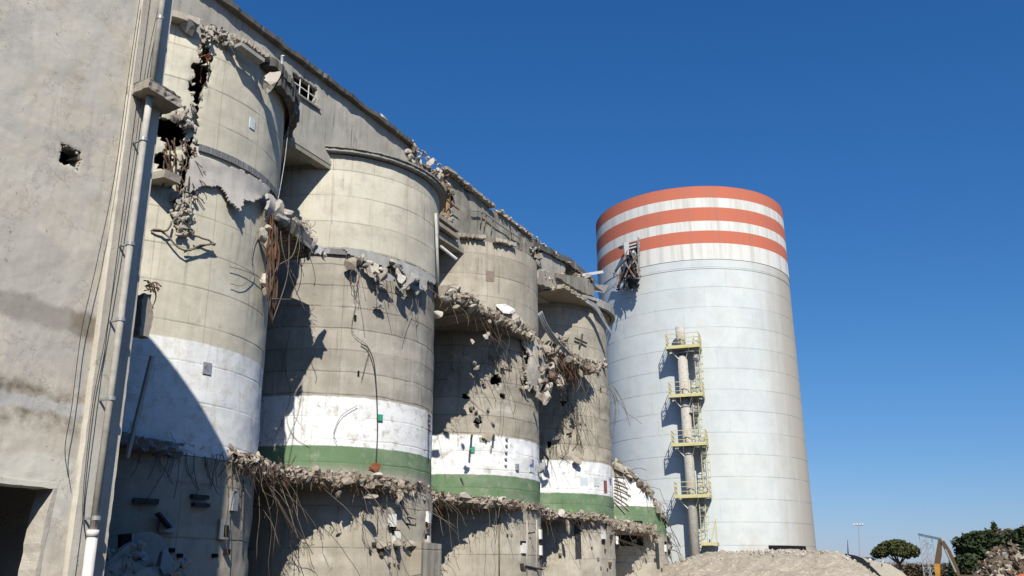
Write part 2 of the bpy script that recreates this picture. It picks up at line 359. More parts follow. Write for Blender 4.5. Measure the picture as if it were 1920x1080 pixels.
    def build(s, name, mat, parent=None, smooth=False, weld=False):
        if parent is not None: pl = parent.location.copy(); pp = parent.parent
        else: pl = Vector()
        o_ = pl
        if parent is not None and parent.parent is not None: o_ = parent.matrix_basis.translation + parent.parent.location
        me = bpy.data.meshes.new(name); me.from_pydata([tuple(q-o_) for q in s.v], [], s.f); me.update()
        if smooth: me.shade_smooth()
        me.materials.append(mat)
        ob = bpy.data.objects.new(name, me); COL.objects.link(ob)
        if parent is not None: ob.parent = parent
        return ob

def thing(name, label, cat, loc=(0, 0, 0), group=None):
    o = bpy.data.objects.new(name, None); o.empty_display_size = .3; COL.objects.link(o); o.location = loc
    o['label'] = label; o['category'] = cat
    if group: o['group'] = group
    return o
def tag(o, label, cat, group=None, kind=None):
    o['label'] = label; o['category'] = cat
    if group: o['group'] = group
    if kind: o['kind'] = kind
    return o
def solid(ob, t, ang=40):
    m = ob.modifiers.new('thickness', 'SOLIDIFY'); m.thickness = t; m.offset = -1
    e = ob.modifiers.new('edges', 'EDGE_SPLIT'); e.split_angle = radians(ang); e.use_edge_sharp = False
    return ob

def drum(i, z0, z1, name, mat, parent, rr=R, dz=.12, nth=240, hole=None, top=None, rough=.015, ridge=0, thick=.25, a0=-pi, a1=pi, seed=0):
    """shell of drum i; hole(point) -> True leaves a gap; top(theta) -> local height"""
    mb = MB(); n = int(round((z1-z0)/dz)); full = abs(a1-a0-2*pi) < 1e-6; N = nth
    cx, cy = -D, LY[i]; pts = []
    for k in range(n+1):
        for j in range(N+(0 if full else 1)):
            th = a0+(a1-a0)*j/N; zt = z1 if top is None else top(th)
            z = z0+(zt-z0)*k/n
            c, s_ = cos(th), sin(th); p = Vector((cx+rr*c, cy+rr*s_, z))
            q = p+Vector((seed*7, 0, 0))
            d = rough*noise.fractal(q*.9, .8, 2, 4)+ridge*noise.noise(Vector((q.x*.35, q.y*.35, z*2.6+seed)))
            if top is not None and k == n: z += .16*noise.noise(q*3.)
            pts.append(Vector((cx+(rr+d)*c, cy+(rr+d)*s_, z)))
    W = N if full else N+1; fs = []; jit = set()
    hol = {}
    if hole:
        for k in range(n):
            for j in range(N):
                jn = (j+1) % W
                m_ = (pts[k*W+j]+pts[(k+1)*W+jn])/2
                if hole(m_): hol[(k, j)] = 1
                else: fs.append((k*W+j, k*W+jn, (k+1)*W+jn, (k+1)*W+j))
        for (k, j) in hol:
            for a in (k, k+1):
                for b in (j, (j+1) % W): jit.add(a*W+b)
        rg = random.Random(i*9+3)
        for a in jit:
            th = atan2(pts[a].y-cy, pts[a].x-cx)
            pts[a] = pts[a]+Vector((-sin(th), cos(th), 0))*rg.uniform(-.05, .05)+Vector((0, 0, rg.uniform(-.05, .05)))-Vector((cos(th), sin(th), 0))*rg.uniform(0, .05)
    else:
        fs = [(k*W+j, k*W+(j+1) % W, (k+1)*W+(j+1) % W, (k+1)*W+j) for k in range(n) for j in range(N)]
    mb.v = pts; mb.f = fs
    ob = mb.build(name, mat, parent, smooth=True)
    return solid(ob, thick)

def ring(i, r0, r1, z0, z1, name, mat, parent, a0, a1, n=60, rg=None, jag=0, tilt=0):
    mb = MB(); vs = []; cx, cy = -D, LY[i]
    for j in range(n+1):
        th = a0+(a1-a0)*j/n; e = (rg.gauss(0, jag) if rg else 0); f = (rg.gauss(0, jag*.6) if rg else 0)
        for (r, z) in ((r0, z0+f), (r1+e, z0+f+tilt), (r1+e, z1+tilt+f*.3), (r0, z1)):
            vs.append((cx+r*cos(th), cy+r*sin(th), z))
    fs = []
    for j in range(n):
        a = j*4; b = a+4
        for k in range(4): fs.append((a+k, b+k, b+(k+1) % 4, a+(k+1) % 4))
    fs += [(0, 3, 2, 1) if False else (0, 1, 2, 3), (n*4+3, n*4+2, n*4+1, n*4)]
    mb.add(vs, fs)
    return mb.build(name, mat, parent)

def angle_of(i, p): return atan2(p.y-LY[i], p.x+D)

# hanging reinforcement: one strand per object
def strand(parent, a, L, rg, mat=None, dirv=None, r=None, curl=.35, name='rebar', n=9, grav=.55):
    p = Vector(a); d = Vector(dirv) if dirv is not None else Vector((rg.uniform(.0, .7), rg.uniform(-.6, .6), -rg.uniform(.2, 1)))
    d.normalize(); pts = [p.copy()]; st = L/n
    kx = rg.uniform(-1, 1)*curl; ky = rg.uniform(-1, 1)*curl
    for k in range(n):
        if rg.random() < .16: d = (d+Vector((rg.gauss(0, .5), rg.gauss(0, .6), rg.gauss(0, .3)))).normalized()
        d = (d+Vector((kx*.35+rg.gauss(0, .12)*curl*2, ky*.35+rg.gauss(0, .12)*curl*2, -grav*.35))).normalized()
        p = p+d*st; pts.append(p.copy())
    mb = MB().tube(pts, r or rg.choice((.012, .014, .018)), 5)
    return mb.build(name, mat or rg.choice((M_REBAR, M_REBARG, M_REBARG)), parent, smooth=True)

# ------------------------------------------------------------------ ground
def gmat():
    n = NT('dusty_ground'); a = n.noise(n.tc, .25, 6, .6); b = n.noise(n.tc, 3, 6, .7)
    c = n.mix(n.rng(a, .35, .65), (.055, .05, .042), (.085, .075, .062)); c = n.mix(n.rng(b, .5, .75), c, (.04, .036, .03))
    return n.out(c, .95, b, .6, .1)
M_GND = gmat()
mb = MB(); mb.add([(-2500, -800, 0), (2500, -800, 0), (2500, 4000, 0), (-2500, 4000, 0)], [(0, 1, 2, 3)])
g = mb.build('ground', M_GND); g['kind'] = 'structure'

# ------------------------------------------------------------------ left building
XB = -12.0; YC = 10.56; HB = 13.95
lb = thing('concrete_building', 'weathered grey rendered building with a dark doorway at the left edge of the photo', 'building', (XB, 9, 0))
def flatwall(X, ys, zs, holes, name, mat, parent, thick, dy=.05, rough=.01, jit=.02, seed=0, xdir=1, topfn=None):
    """vertical sheet in a plane X=const; ys,zs ranges"""
    ny = int(round((ys[1]-ys[0])/dy)); nzz = int(round((zs[1]-zs[0])/dy)); mb = MB(); W = ny+1
    for k in range(nzz+1):
        for j in range(W):
            y = ys[0]+(ys[1]-ys[0])*j/ny; zt = zs[1] if topfn is None else topfn(y); z = zs[0]+(zt-zs[0])*k/nzz
            mb.v.append(Vector((X+rough*noise.fractal(Vector((y*1.3, z*1.3, seed)), .8, 2, 4), y, z)))
    ed = set()
    for k in range(nzz):
        for j in range(ny):
            c = (mb.v[k*W+j]+mb.v[(k+1)*W+j+1])/2
            if any(h(c.y, c.z) for h in holes):
                for a in (k*W+j, k*W+j+1, (k+1)*W+j, (k+1)*W+j+1): ed.add(a)
            else: mb.f.append((k*W+j, k*W+j+1, (k+1)*W+j+1, (k+1)*W+j))
    rg = random.Random(seed+5)
    for a in ed: mb.v[a] = mb.v[a]+Vector((-abs(rg.gauss(0, jit)), rg.gauss(0, jit), rg.gauss(0, jit)))
    return solid(mb.build(name, mat, parent, smooth=True), thick)
def h_door(y, z): return z < 2.98 and y < 9.53+.02*nz((0, z, 3), 3)-.075*max(0, (2.98-z))
def h_sq(y, z): return abs(y-8.98)+.018*nz((y, z, 5), 7) < .185 and abs(z-8.06)+.018*nz((y, z, 8), 7) < .165
PILY = 9.86
flatwall(XB-.08, (7.2, PILY+.05), (0, HB), [h_door, h_sq], 'wall', M_FAC, lb, .35, dy=.03, rough=.012, jit=.008, seed=2)
# pilaster at the corner, rough lower arris
mb = MB(); zn_ = 180; vs = []
for k in range(zn_+1):
    z = HB*k/zn_; e = .012*nz((0, z, 1), 5)+(.03*abs(nz((0, z, 2), 9)) if z < 2.6 else 0)
    f = .012*nz((3, z, 1), 4)
    for p in ((XB-.4, PILY+f), (XB-.025, PILY+f), (XB, PILY+.03+f), (XB, PILY+.16), (XB-.03, PILY+.2), (XB-.03, PILY+.40), (XB, PILY+.44), (XB, YC-.02-e), (XB-.03, YC-e), (XB-.4, YC-e)):
        vs.append((*p, z))
mb.add(vs, [(k*10+j, k*10+(j+1) % 10, (k+1)*10+(j+1) % 10, (k+1)*10+j) for k in range(zn_) for j in range(10)]+[tuple(range(9, -1, -1)), tuple(range(zn_*10, zn_*10+10))])
mb.build('pilaster', M_PIL, lb)
mb = MB(); mb.box((XB-12, -16, 0), (XB-.08, 7.2, HB)); mb.box((XB-12, 7.2, 0), (XB-11.7, YC, HB)); mb.box((XB-11.7, YC-.3, 0), (XB-.41, YC-.01, HB)); mb.build('side_wall', M_FAC, lb)
mb = MB(); mb.box((XB-12, -16, HB), (XB+.02, YC+.02, HB+.15)); mb.build('roof', M_ROUGH, lb)
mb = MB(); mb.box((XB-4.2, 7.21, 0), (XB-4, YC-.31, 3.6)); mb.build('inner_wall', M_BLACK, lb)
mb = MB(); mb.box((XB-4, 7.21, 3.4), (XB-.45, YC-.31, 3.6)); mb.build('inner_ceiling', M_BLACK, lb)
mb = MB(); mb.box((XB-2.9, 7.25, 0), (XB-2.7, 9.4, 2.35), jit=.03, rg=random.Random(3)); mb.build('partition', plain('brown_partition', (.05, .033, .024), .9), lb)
mb = MB(); mb.poly([(XB-.072, 9.50, 3.02), (XB-.072, 9.57, 3.02), (XB-.072, 9.36, 0), (XB-.072, 9.28, 0)], (-.36, 0, 0), .008, .12, random.Random(8)); mb.build('door_jamb', M_ROUGHL, lb)
mb = MB(); mb.poly([(XB-.070, 7.2, 2.955), (XB-.070, 9.57, 2.955), (XB-.070, 9.57, 3.03), (XB-.070, 7.2, 3.03)], (-.36, 0, 0), .005, .12, random.Random(9)); mb.build('lintel', M_FAC, lb)
# crumbled door jamb and plaster lips
rg = random.Random(11)
mb = MB()
for k in range(12):
    z = rg.uniform(0.4, 2.5); mb.rock((XB-.09+rg.uniform(-.12, .0), 9.53-.075*(2.98-z)+rg.gauss(0, .01), z), rg.uniform(.01, .03), rg)
for k in range(18):
    a = rg.uniform(0, 6.28); mb.rock((XB-.09, 8.97+.19*cos(a), 8.06+.18*sin(a)-.02), rg.uniform(.01, .032), rg)
mb.build('crumbled_edge', M_ROUGHL, lb)['kind'] = 'stuff'
# bracket slab above the downpipe
q0, q1 = PX(250, 200, XB), PX(345, 222, XB)
mb = MB(); mb.poly([(XB+.42, 9.86, 9.62), (XB+.42, 10.62, 9.60), (XB-.3, 10.72, 9.6), (XB-.3, 9.86, 9.6)], (0, 0, .16), jag=.012, step=.08, rg=random.Random(2), layers=3)
mb.build('bracket_slab', M_ROUGH, lb)
mb = MB(); mb.poly([(XB+.38, 9.9, 9.80), (XB+.40, 10.6, 9.78), (XB-.2, 10.7, 9.79), (XB-.2, 9.9, 9.79)], (0, 0, .035), jag=.02, step=.08, rg=random.Random(4)); mb.build('bracket_topping', M_DARK, lb)
# pipes (own thing: hangs on the building)
dp = thing('downpipe', 'grey downpipe under the bracket slab running down the building corner, white plastic at its foot', 'drainpipe', (XB+.12, 10.32, 0))
mb = MB(); mb.tube([(XB+.22, 10.09, 9.6), (XB+.22, 10.08, 8.9), (XB+.22, 10.07, 5.6), (XB+.21, 10.06, 2.35)], .056, 14); mb.build('pipe', M_PIPE, dp, smooth=True)
for k, z in enumerate((8.78, 6.9, 5.62, 4.35, 2.55)):
    mb = MB(); mb.tube([(XB+.22, 10.075, z-.03), (XB+.22, 10.075, z+.03)], .072, 14); mb.bar((XB-.02, 10.075, z), (XB+.2, 10.075, z), .03)
    mb.build('clamp', M_STEEL, dp, smooth=False)
mb = MB(); mb.tube([(XB+.21, 10.06, 2.36), (XB+.21, 10.06, .0)], .078, 16); mb.build('white_pipe', M_WPIPE, dp, smooth=True)
mb = MB(); mb.tube([(XB+.21, 10.06, 2.28), (XB+.21, 10.06, 2.38)], .088, 16); mb.build('socket', M_WPIPE, dp, smooth=True)
up = thing('upper_downpipe', 'pale downpipe above the bracket slab on the building corner', 'drainpipe', (XB+.1, 10.36, 9.8))
mb = MB(); mb.tube([(XB+.19, 10.13, 9.8), (XB+.19, 10.13, HB+.1)], .055, 12); mb.build('pipe', M_PIPE, up, smooth=True)
for z in (11.2, 12.9):
    mb = MB(); mb.tube([(XB+.19, 10.13, z-.03), (XB+.19, 10.13, z+.03)], .065, 12); mb.build('clamp', M_STEEL, up)
def wire(name, pts, r, mat, label, cat='cable', group=None, smooth=True):
    mb = MB().tube(pts, r, 5); o = mb.build(name, mat, smooth=smooth); return tag(o, label, cat, group)
def sub(pts, n, rg=None, j=0):
    """catmull-rom through pts"""
    P = [Vector(p) for p in pts]; P = [2*P[0]-P[1]]+P+[2*P[-1]-P[-2]]; out = []
    for k in range(1, len(P)-2):
        for a in range(n):
            t = a/n; p0, p1, p2, p3 = P[k-1:k+3]
            q = .5*((2*p1)+(p2-p0)*t+(2*p0-5*p1+4*p2-p3)*t*t+(3*p1-p0-3*p2+p3)*t**3)
            if rg: q += Vector([rg.gauss(0, j) for _ in range(3)])
            out.append(q)
    return out+[P[-2]]
wire('loose_cable', sub([PX(x, y, XB+.05) for x, y in ((262, 0), (240, 150), (215, 330), (180, 500), (153, 620), (135, 760), (122, 840), (128, 895))], 5), .006, M_WIRE, 'thin cable hanging down the rendered wall left of the pilaster')
wire('loose_cable', sub([PX(x, y, XB+.05) for x, y in ((300, 0), (275, 120), (250, 300), (225, 470), (196, 640), (175, 750), (160, 880), (155, 960), (161, 1012))], 5), .006, M_WIRE, 'thin cable hanging down the pilaster beside the downpipe')
o = MB().bar(PX(285, 668, -16.5), PX(238, 858, -16.9), .08).build('leaning_rod', M_PIPE); tag(o, 'thin pale rod leaning in front of the shaded lower silo wall', 'rod')

cf = thing('corner_fragment', 'grey concrete fragment with a rusty tangle hanging off the building corner, above the white band', 'concrete fragment', PX(275, 590, -12.35))
rg = random.Random(5)
MB().poly([PX(x, y, -12.35) for x, y in ((270, 548), (284, 552), (288, 585), (284, 612), (279, 632), (262, 628), (264, 600))], (-.22, .05, 0), .015, .08, rg, 3).build('fragment', M_ROUGH, cf)
for k in range(9):
    q = PX(272+rg.uniform(-3, 12), 528+rg.uniform(-5, 12), -12.3); MB().tube(sub([q, q+Vector((rg.uniform(0, .1), rg.uniform(0, .15), rg.uniform(-.05, .1))), q+Vector((rg.uniform(0, .15), rg.uniform(.05, .22), rg.uniform(-.2, .05)))], 3), .012, 5).build('rebar', M_REBAR, cf, smooth=True)
MB().tube(sub([PX(x, y, -12.3) for x, y in ((270, 545), (290, 543), (292, 560), (286, 575), (288, 578))], 3), .010, 5).build('rebar', M_REBAR, cf, smooth=True)
# ------------------------------------------------------------------ silos
SIL = []
labs = ['cracked cream silo with a split down its front, nearest of the row', 'cream topped silo with a clean white and green band, second in the row',
        'grey silo with bare patched top and small holes, third in the row', 'silo with a broken top and red panel on its white band, fourth in the row',
        'collapsed silo stump sloping down at the far end of the row']
for i in range(5):
    SIL.append(thing('concrete_silo', labs[i], 'silo', (-D, LY[i], 0), 'row of ruined concrete silos'))

# --- silo 0: crack
crk = [(386, 62, .26), (384, 110, .30), (376, 150, .30), (368, 190, .22), (366, 222, .10), (362, 245, .12), (355, 275, .2), (352, 300, .22), (346, 325, .24), (340, 350, .18), (336, 372, .10)]
crp = [(S(0, x, y), wd) for x, y, wd in crk]
hole2 = [S(0, 322, 250), .35]
def crack(m_):
    th = angle_of(0, m_); best = 9
    j = .16*noise.noise(m_*2.3)+.10*noise.noise(m_*6.1)
    for k in range(len(crp)-1):
        a, wa = crp[k]; b, wb = crp[k+1]; ab = b-a; t = max(0, min(1, (m_-a).dot(ab)/ab.length_squared))
        d = (m_-(a+ab*t)).length-(wa+(wb-wa)*t)*.66
        best = min(best, d)
    best = min(best, (m_-hole2[0]).length-.42, (m_-S(0, 305, 300)).length-.2)
    return best+j < 0
up0 = drum(0, ZM0, ZT, 'upper_drum', M_UP[0], SIL[0], rr=R+.05, dz=.075, nth=340, hole=crack, rough=.02, seed=1)
low0 = drum(0, ZB-.2, ZM0, 'lower_drum', M_LO[0], SIL[0], rr=R, dz=.1, nth=260, hole=crack, rough=.02, seed=1)
# --- silos 1..3
def top3(th): return ZT
def hole_s3(m_):   # silo 3: torn top left
    return False
drum(1, ZM1, ZT, 'upper_drum', M_UP[1], SIL[1], rr=R+.09, rough=.012, seed=2)
drum(1, ZB-.2, ZM1, 'lower_drum', M_LO[1], SIL[1], rr=R-.02, rough=.02, ridge=.018, seed=3)
drum(2, 12.8, ZT, 'upper_drum', M_UP[2], SIL[2], rr=R+.03, rough=.02, seed=4)
h2 = [(S(2, x, y), r) for x, y, r in ((931, 712, .30), (942, 742, .18), (883, 768, .12), (960, 690, .12), (936, 458, .12), (953, 470, .1), (908, 725, .1), (872, 742, .13), (896, 790, .12), (975, 735, .12))]
def hole_2(m_): return any((m_-c).length+.10*noise.noise(m_*5) < r for c, r in h2)
drum(2, ZB-.2, 12.8, 'lower_drum', M_LO[2], SIL[2], rr=R, rough=.05, ridge=.03, seed=5, hole=hole_2)
drum(3, ZM-.4, ZT, 'upper_drum', M_UP[3], SIL[3], rr=R-.02, rough=.03, seed=6)
h3 = [(S(3, x, y), r) for x, y, r in ((1127, 733, .16), (1056, 757, .14), (1104, 700, .16), (1120, 695, .12), (1068, 815, .1), (1030, 835, .16))]
def hole_3(m_): return any((m_-c).length+.10*noise.noise(m_*5) < r for c, r in h3)
drum(3, ZB-.2, ZM-.4, 'lower_drum', M_LO[3], SIL[3], rr=R+.02, rough=.05, ridge=.035, seed=7, hole=hole_3)
# --- silo 4: stump whose top slopes down to the right
pa, pb = S(4, 1152, 868), None
def top4(th):
    tab = ((-3.3, 9.2), (-1.6, 9.1), (-.98, 8.62), (-.8, 8.24), (-.57, 7.46), (-.34, 6.7), (-.07, 5.78), (.29, 4.0), (.8, 3.2), (1.8, 3.2), (3.2, 7.5))
    z = 3.2
    for (a, za), (b, zb) in zip(tab, tab[1:]):
        if a <= th <= b: z = za+(zb-za)*(th-a)/(b-a)
    return z+.18*nz((cos(th)*3, sin(th)*3, 2), 2.)+.12*nz((cos(th)*3, sin(th)*3, 7), 6.)
drum(4, 2.6, 9, 'lower_drum', M_LO[4], SIL[4], rr=R, top=top4, rough=.06, seed=9, thick=.35)
# --- bases
ex = {0: 0, 1: 0, 2: 0, 3: 0, 4: 0}
for i in range(5):
    hb = None
    drum(i, 0, (ZB-.22 if i < 4 else 2.7), 'base_drum', M_BASE[i], SIL[i], rr=R+(.02 if i else -.02), dz=.16, nth=200, rough=.05, ridge=.02, seed=20+i, thick=.3, hole=hb)
# roofs
for i in range(4):
    mb = MB(); n = 48; mb.add([(-D+(R-.02)*cos(2*pi*k/n), LY[i]+(R-.02)*sin(2*pi*k/n), z) for z in (ZT-.25, ZT) for k in range(n)],
        [tuple(reversed(range(n))), tuple(range(n, 2*n))]+[(k, (k+1) % n, n+(k+1) % n, n+k) for k in range(n)])
    mb.build('roof_slab', M_ROUGH, SIL[i])
# rims
def A(i, x, y, dr=.4): return angle_of(i, cyl(x, y, -D, LY[i], R+dr))
rg = random.Random(5)
ring(0, R-.1, R+.42, ZT, ZT+.2, 'rim', M_ROUGH, SIL[0], -2.2, A(0, 374, 45), 26, rg, .015)
ring(0, R-.1, R+.46, ZT+.02, ZT+.16, 'rim', M_ROUGH, SIL[0], A(0, 442, 88), A(0, 500, 150), 30, rg, .035)
ring(0, R-.1, R+.50, ZT-.12, ZT+.16, 'rim', M_DARK, SIL[0], A(0, 503, 150), 1.15, 44, rg, .025)
ring(0, R+.22, R+.46, ZT-.5, ZT-.13, 'rim_lip', M_DARK, SIL[0], A(0, 522, 165), 1.1, 30, rg, .03)
ring(1, R-.1, R+.34, ZT+.04, ZT+.15, 'rim', M_ROUGHG, SIL[1], -1.35, 1.5, 140, rg, .006)
ring(1, R-.1, R+.40, ZT+.153, ZT+.21, 'rim_cap', M_GALD, SIL[1], -1.35, 1.5, 140, rg, .008)
ring(2, R-.1, R+.32, ZT+.02, ZT+.2, 'rim', M_ROUGH, SIL[2], -1.25, A(2, 912, 448), 30, rg, .04)
ring(2, R-.1, R+.28, ZT+.0, ZT+.18, 'rim', M_ROUGH, SIL[2], A(2, 930, 455), A(2, 972, 470), 20, rg, .04)
ring(3, R-.1, R+.5, ZT-.05, ZT+.12, 'rim', M_ROUGHG, SIL[3], -.55, 1.5, 60, rg, .01)
ring(3, R+.30, R+.52, ZT-.34, ZT-.053, 'rim_lip', M_ROUGHG, SIL[3], -.30, 1.5, 60, rg, .01)
# joint rings between lower and upper drums
ring(0, R-.1, R+.09, ZM0-.2, ZM0-.004, 'joint_ring', M_BIT, SIL[0], A(0, 372, 280, 0), A(0, 515, 350, 0)+.1, 140, rg, .005)
ring(1, R-.1, R+.08, ZM1-.2, ZM1-.004, 'joint_ring', M_BIT, SIL[1], -1.2, 1.4, 140, rg, .006)

# wall closing the gap between neighbours, behind; gap shade painted into its colour
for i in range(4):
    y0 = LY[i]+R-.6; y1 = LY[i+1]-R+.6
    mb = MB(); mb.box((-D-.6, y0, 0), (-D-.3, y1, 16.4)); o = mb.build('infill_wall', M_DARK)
    tag(o, 'wall painted dark for shade in the gap between the %s silos' % (['first and second', 'second and third', 'third and fourth', 'fourth and fifth'][i]), 'wall', 'walls closing the gaps between silos')
mb = MB(); mb.box((-D-.6, 10.6, 0), (-D-.3, LY[0]-R+.6, 16.4)); o = mb.build('infill_wall', M_DARK); tag(o, 'wall painted dark for shade between the left building and the cracked silo', 'wall', 'walls closing the gaps between silos')

# --- cracked silo dressing: spalled bits, ledge, peeled skin
rg = random.Random(21)
mbA = MB(); mbB = MB()
for k in range(150):
    kk = rg.randrange(len(crk)-1); x0, y0, w0 = crk[kk]; x1, y1, w1 = crk[kk+1]; t = rg.random()
    sd = rg.choice((-1, 1)); wpx = (w0+(w1-w0)*t)*46
    x = x0+(x1-x0)*t+sd*wpx*rg.uniform(.7, 1.25); y = y0+(y1-y0)*t+rg.uniform(-4, 4)
    (mbA if rg.random() < .6 else mbB).rock(S(0, x, y, rg.uniform(-.06, .04)), rg.uniform(.02, .085), rg)
for k in range(130):   # nest of broken bits below the crack
    t = rg.random(); x = 342+rg.gauss(0, 13)*(1-t*.5); y = 365+t*75
    (mbA if rg.random() < .6 else mbB).rock(S(0, x, y, rg.uniform(0, .2)), rg.uniform(.03, .13), rg)
for k in range(60):   # torn rim rubble
    t = rg.random(); x = 378+t*75; y = 48+t*38; (mbA if rg.random() < .5 else mbB).rock(S(0, x, y+rg.gauss(0, 8), .15+rg.uniform(-.1, .2)), rg.uniform(.04, .14), rg)
for k in range(40):
    (mbA if rg.random() < .5 else mbB).rock(S(0, 345+rg.gauss(0, 10), 222+rg.gauss(0, 10), rg.uniform(0, .3)), rg.uniform(.05, .14), rg)
mbA.build('crack_rubble', M_ROUGHL, SIL[0])['kind'] = 'stuff'; mbB.build('crack_rubble', M_ROUGH, SIL[0])['kind'] = 'stuff'
# hanging grey boulder and grey beam end near the rim
mb = MB(); mb.rock(S(0, 362, 47, .3), (.32, .24, .30), rg); mb.build('hanging_chunk', M_ROUGHG, SIL[0])
mb = MB(); mb.bar(S(0, 446, 84, .5), S(0, 490, 116, .5), .28, .12); mb.build('broken_rim_beam', M_ROUGHG, SIL[0])
mb = MB(); mb.rock(S(0, 508, 152, .5), (.42, .26, .14), rg); mb.build('hanging_chunk', M_ROUGHL, SIL[0])
# torn mat of mesh at the foot of the crack
for pts in (((283, 432, .05), (310, 438, .15), (345, 470, .2), (400, 455, .15)), ((345, 472, .1), (375, 460, .2), (404, 457, .2)), ((286, 430, .1), (312, 432, .2), (322, 415, .15)), ((360, 440, .2), (385, 448, .2), (402, 460, .15))):
    MB().tube(sub([S(0, *q) for q in pts], 4, rg, .01), .028, 5).build('rebar', M_REBARG, SIL[0], smooth=True)
mb = MB(); mb.poly([S(0, x, y, .12) for x, y in ((288, 435), (322, 438), (345, 430), (400, 455), (346, 470))], S(0, 346, 450, .16)-S(0, 346, 450, .12), .01, .2, rg); 
# bundle of bars inside the opening
for k in range(26):
    a = S(0, 318+rg.uniform(-14, 34), 255+rg.uniform(0, 40), rg.uniform(-.3, .1)); strand(SIL[0], a, rg.uniform(.5, 1.5), rg, M_REBAR, (rg.uniform(-.1, .5), rg.uniform(-.2, .9), -1), .022, curl=.3)
for k in range(16):
    a = S(0, 350+rg.uniform(-12, 20), 290+rg.uniform(0, 70), .0); strand(SIL[0], a, rg.uniform(.3, .8), rg, None, (rg.uniform(.1, .6), rg.uniform(-.9, .9), -.5), .014, curl=.6)
for k in range(5):
    a = S(0, 384+rg.uniform(-10, 12), 80+rg.uniform(0, 40), -.05); strand(SIL[0], a, rg.uniform(.3, .8), rg, M_RUST, (rg.uniform(.1, .5), rg.uniform(-.9, .9), -.5), .016, curl=.6)
# left ledge bit
mb = MB(); mb.box(S(0, 305, 335, .3)-Vector((.35, .3, .1)), S(0, 305, 335, .3)+Vector((.35, .28, .1)), jit=.03, rg=rg); mb.build('ledge_chunk', M_ROUGH, SIL[0])
# peeled render skin
def inside(p, poly):
    c = False
    for k in range(len(poly)):
        (x1, y1), (x2, y2) = poly[k-1], poly[k]
        if (y1 > p[1]) != (y2 > p[1]) and p[0] < (x2-x1)*(p[1]-y1)/(y2-y1)+x1: c = not c
    return c
def skin(i, px, dr, name, mat, par, t=.07, seed=1, step=.05):
    """curved sheet of render peeling off the drum: outline px in photo pixels projected on drum i, dr(v) = lift, v=0 top .. 1 bottom"""
    uv = []
    for x, y in px:
        p = S(i, x, y); uv.append((angle_of(i, p)*R, p.z))
    u0, u1 = min(a for a, b in uv), max(a for a, b in uv); z0, z1 = min(b for a, b in uv), max(b for a, b in uv)
    nu, nv = int((u1-u0)/step)+1, int((z1-z0)/step)+1; m = MB(); used = {}
    def V(a, b):
        if (a, b) not in used:
            u = u0+a*step; z = z0+b*step; v = 1-(z-z0)/(z1-z0); jx = .03*nz((u, z, seed), 6); th = (u+jx)/R
            r = R+dr(v, (u-u0)/(u1-u0))+.02*nz((u, z, 4), 2.5)
            used[(a, b)] = len(m.v); m.v.append(Vector((-D+r*cos(th), LY[i]+r*sin(th), z+.03*nz((u, z, seed+3), 6))))
        return used[(a, b)]
    for a in range(nu):
        for b in range(nv):
            u = u0+(a+.5)*step; z = z0+(b+.5)*step
            if inside((u+.05*nz((u, z, 8), 4), z+.05*nz((u, z, 9), 4)), uv): m.f.append((V(a, b), V(a+1, b), V(a+1, b+1), V(a, b+1)))
    return solid(m.build(name, mat, par, smooth=True), t)
skin(0, [(370, 296), (410, 308), (462, 328), (502, 356), (482, 372), (462, 380), (446, 378), (434, 398), (422, 378), (410, 352), (385, 350), (348, 362), (344, 352), (352, 300)], lambda v, h: .12+.65*max(0, v-.3)**1.4*min(1, max(0, h-.15)*1.6), 'peeling_render', M_PLAT, SIL[0], .07, 1)
skin(0, [(483, 364), (507, 372), (508, 392), (504, 410), (497, 424), (487, 410), (482, 388)], lambda v, h: .15+.25*sin(v*3.1), 'peeling_render', M_PLAT, SIL[0], .1, 2)
for k, (x, y, s) in enumerate(((492, 440, .22), (497, 455, .2), (500, 530, .25), (501, 545, .2), (524, 385, .28), (530, 400, .3), (500, 432, .2))):
    mb = MB(); mb.rock(S(0, min(x, 503), y, .15) if x < 515 else PX(x, y, -17.8), s, rg); mb.build('hanging_chunk', M_ROUGHL, SIL[0])
# small fittings on silo 0
def onface(i, x, y, w_, h_, mat, name, par, t=.03, dr=.0):
    p = S(i, x, y, dr); th = angle_of(i, p); nn = Vector((cos(th), sin(th), 0)); tt = Vector((-sin(th), cos(th), 0)); u = Vector((0, 0, 1))
    mb = MB(); vs = [p+nn*a+tt*(b*w_/2)+u*(c*h_/2) for a in (-.02, t) for b, c in ((-1, -1), (1, -1), (1, 1), (-1, 1))]
    mb.add(vs, [(3, 2, 1, 0), (4, 5, 6, 7), (0, 1, 5, 4), (1, 2, 6, 5), (2, 3, 7, 6), (3, 0, 4, 7)]); return mb.build(name, mat, par)
onface(0, 472, 232, .22, .34, M_GREYP, 'pale_plate', SIL[0], .03, .05)
onface(0, 388, 691, .26, .32, M_STEEL, 'wall_plate', SIL[0])
onface(1, 712, 783, .22, .22, M_GPLATE, 'green_plate', SIL[1])
onface(2, 885, 843, .24, .26, M_GPLATE, 'green_plate', SIL[2])
onface(2, 996, 868, .42, .34, M_BPLATE, 'blue_notice', SIL[2])
onface(2, 996, 881, .42, .22, M_GREYP, 'pale_notice', SIL[2])
onface(2, 968, 876, .18, .28, M_STEEL, 'fixture_box', SIL[2], .1)
onface(2, 919, 518, .42, .5, plain('faded_brown_patch', (.27, .21, .17), .9), 'square_patch', SIL[2], .02, .03)
onface(3, 1095, 903, .5, .42, M_GREYP, 'pale_notice', SIL[3]); onface(3, 1118, 904, .42, .42, M_GREYP, 'pale_notice', SIL[3])
onface(3, 1134, 913, .36, .68, M_RED, 'red_panel', SIL[3], .05)
onface(3, 1144, 904, .35, .35, M_BPLATE, 'blue_notice', SIL[3], .03)
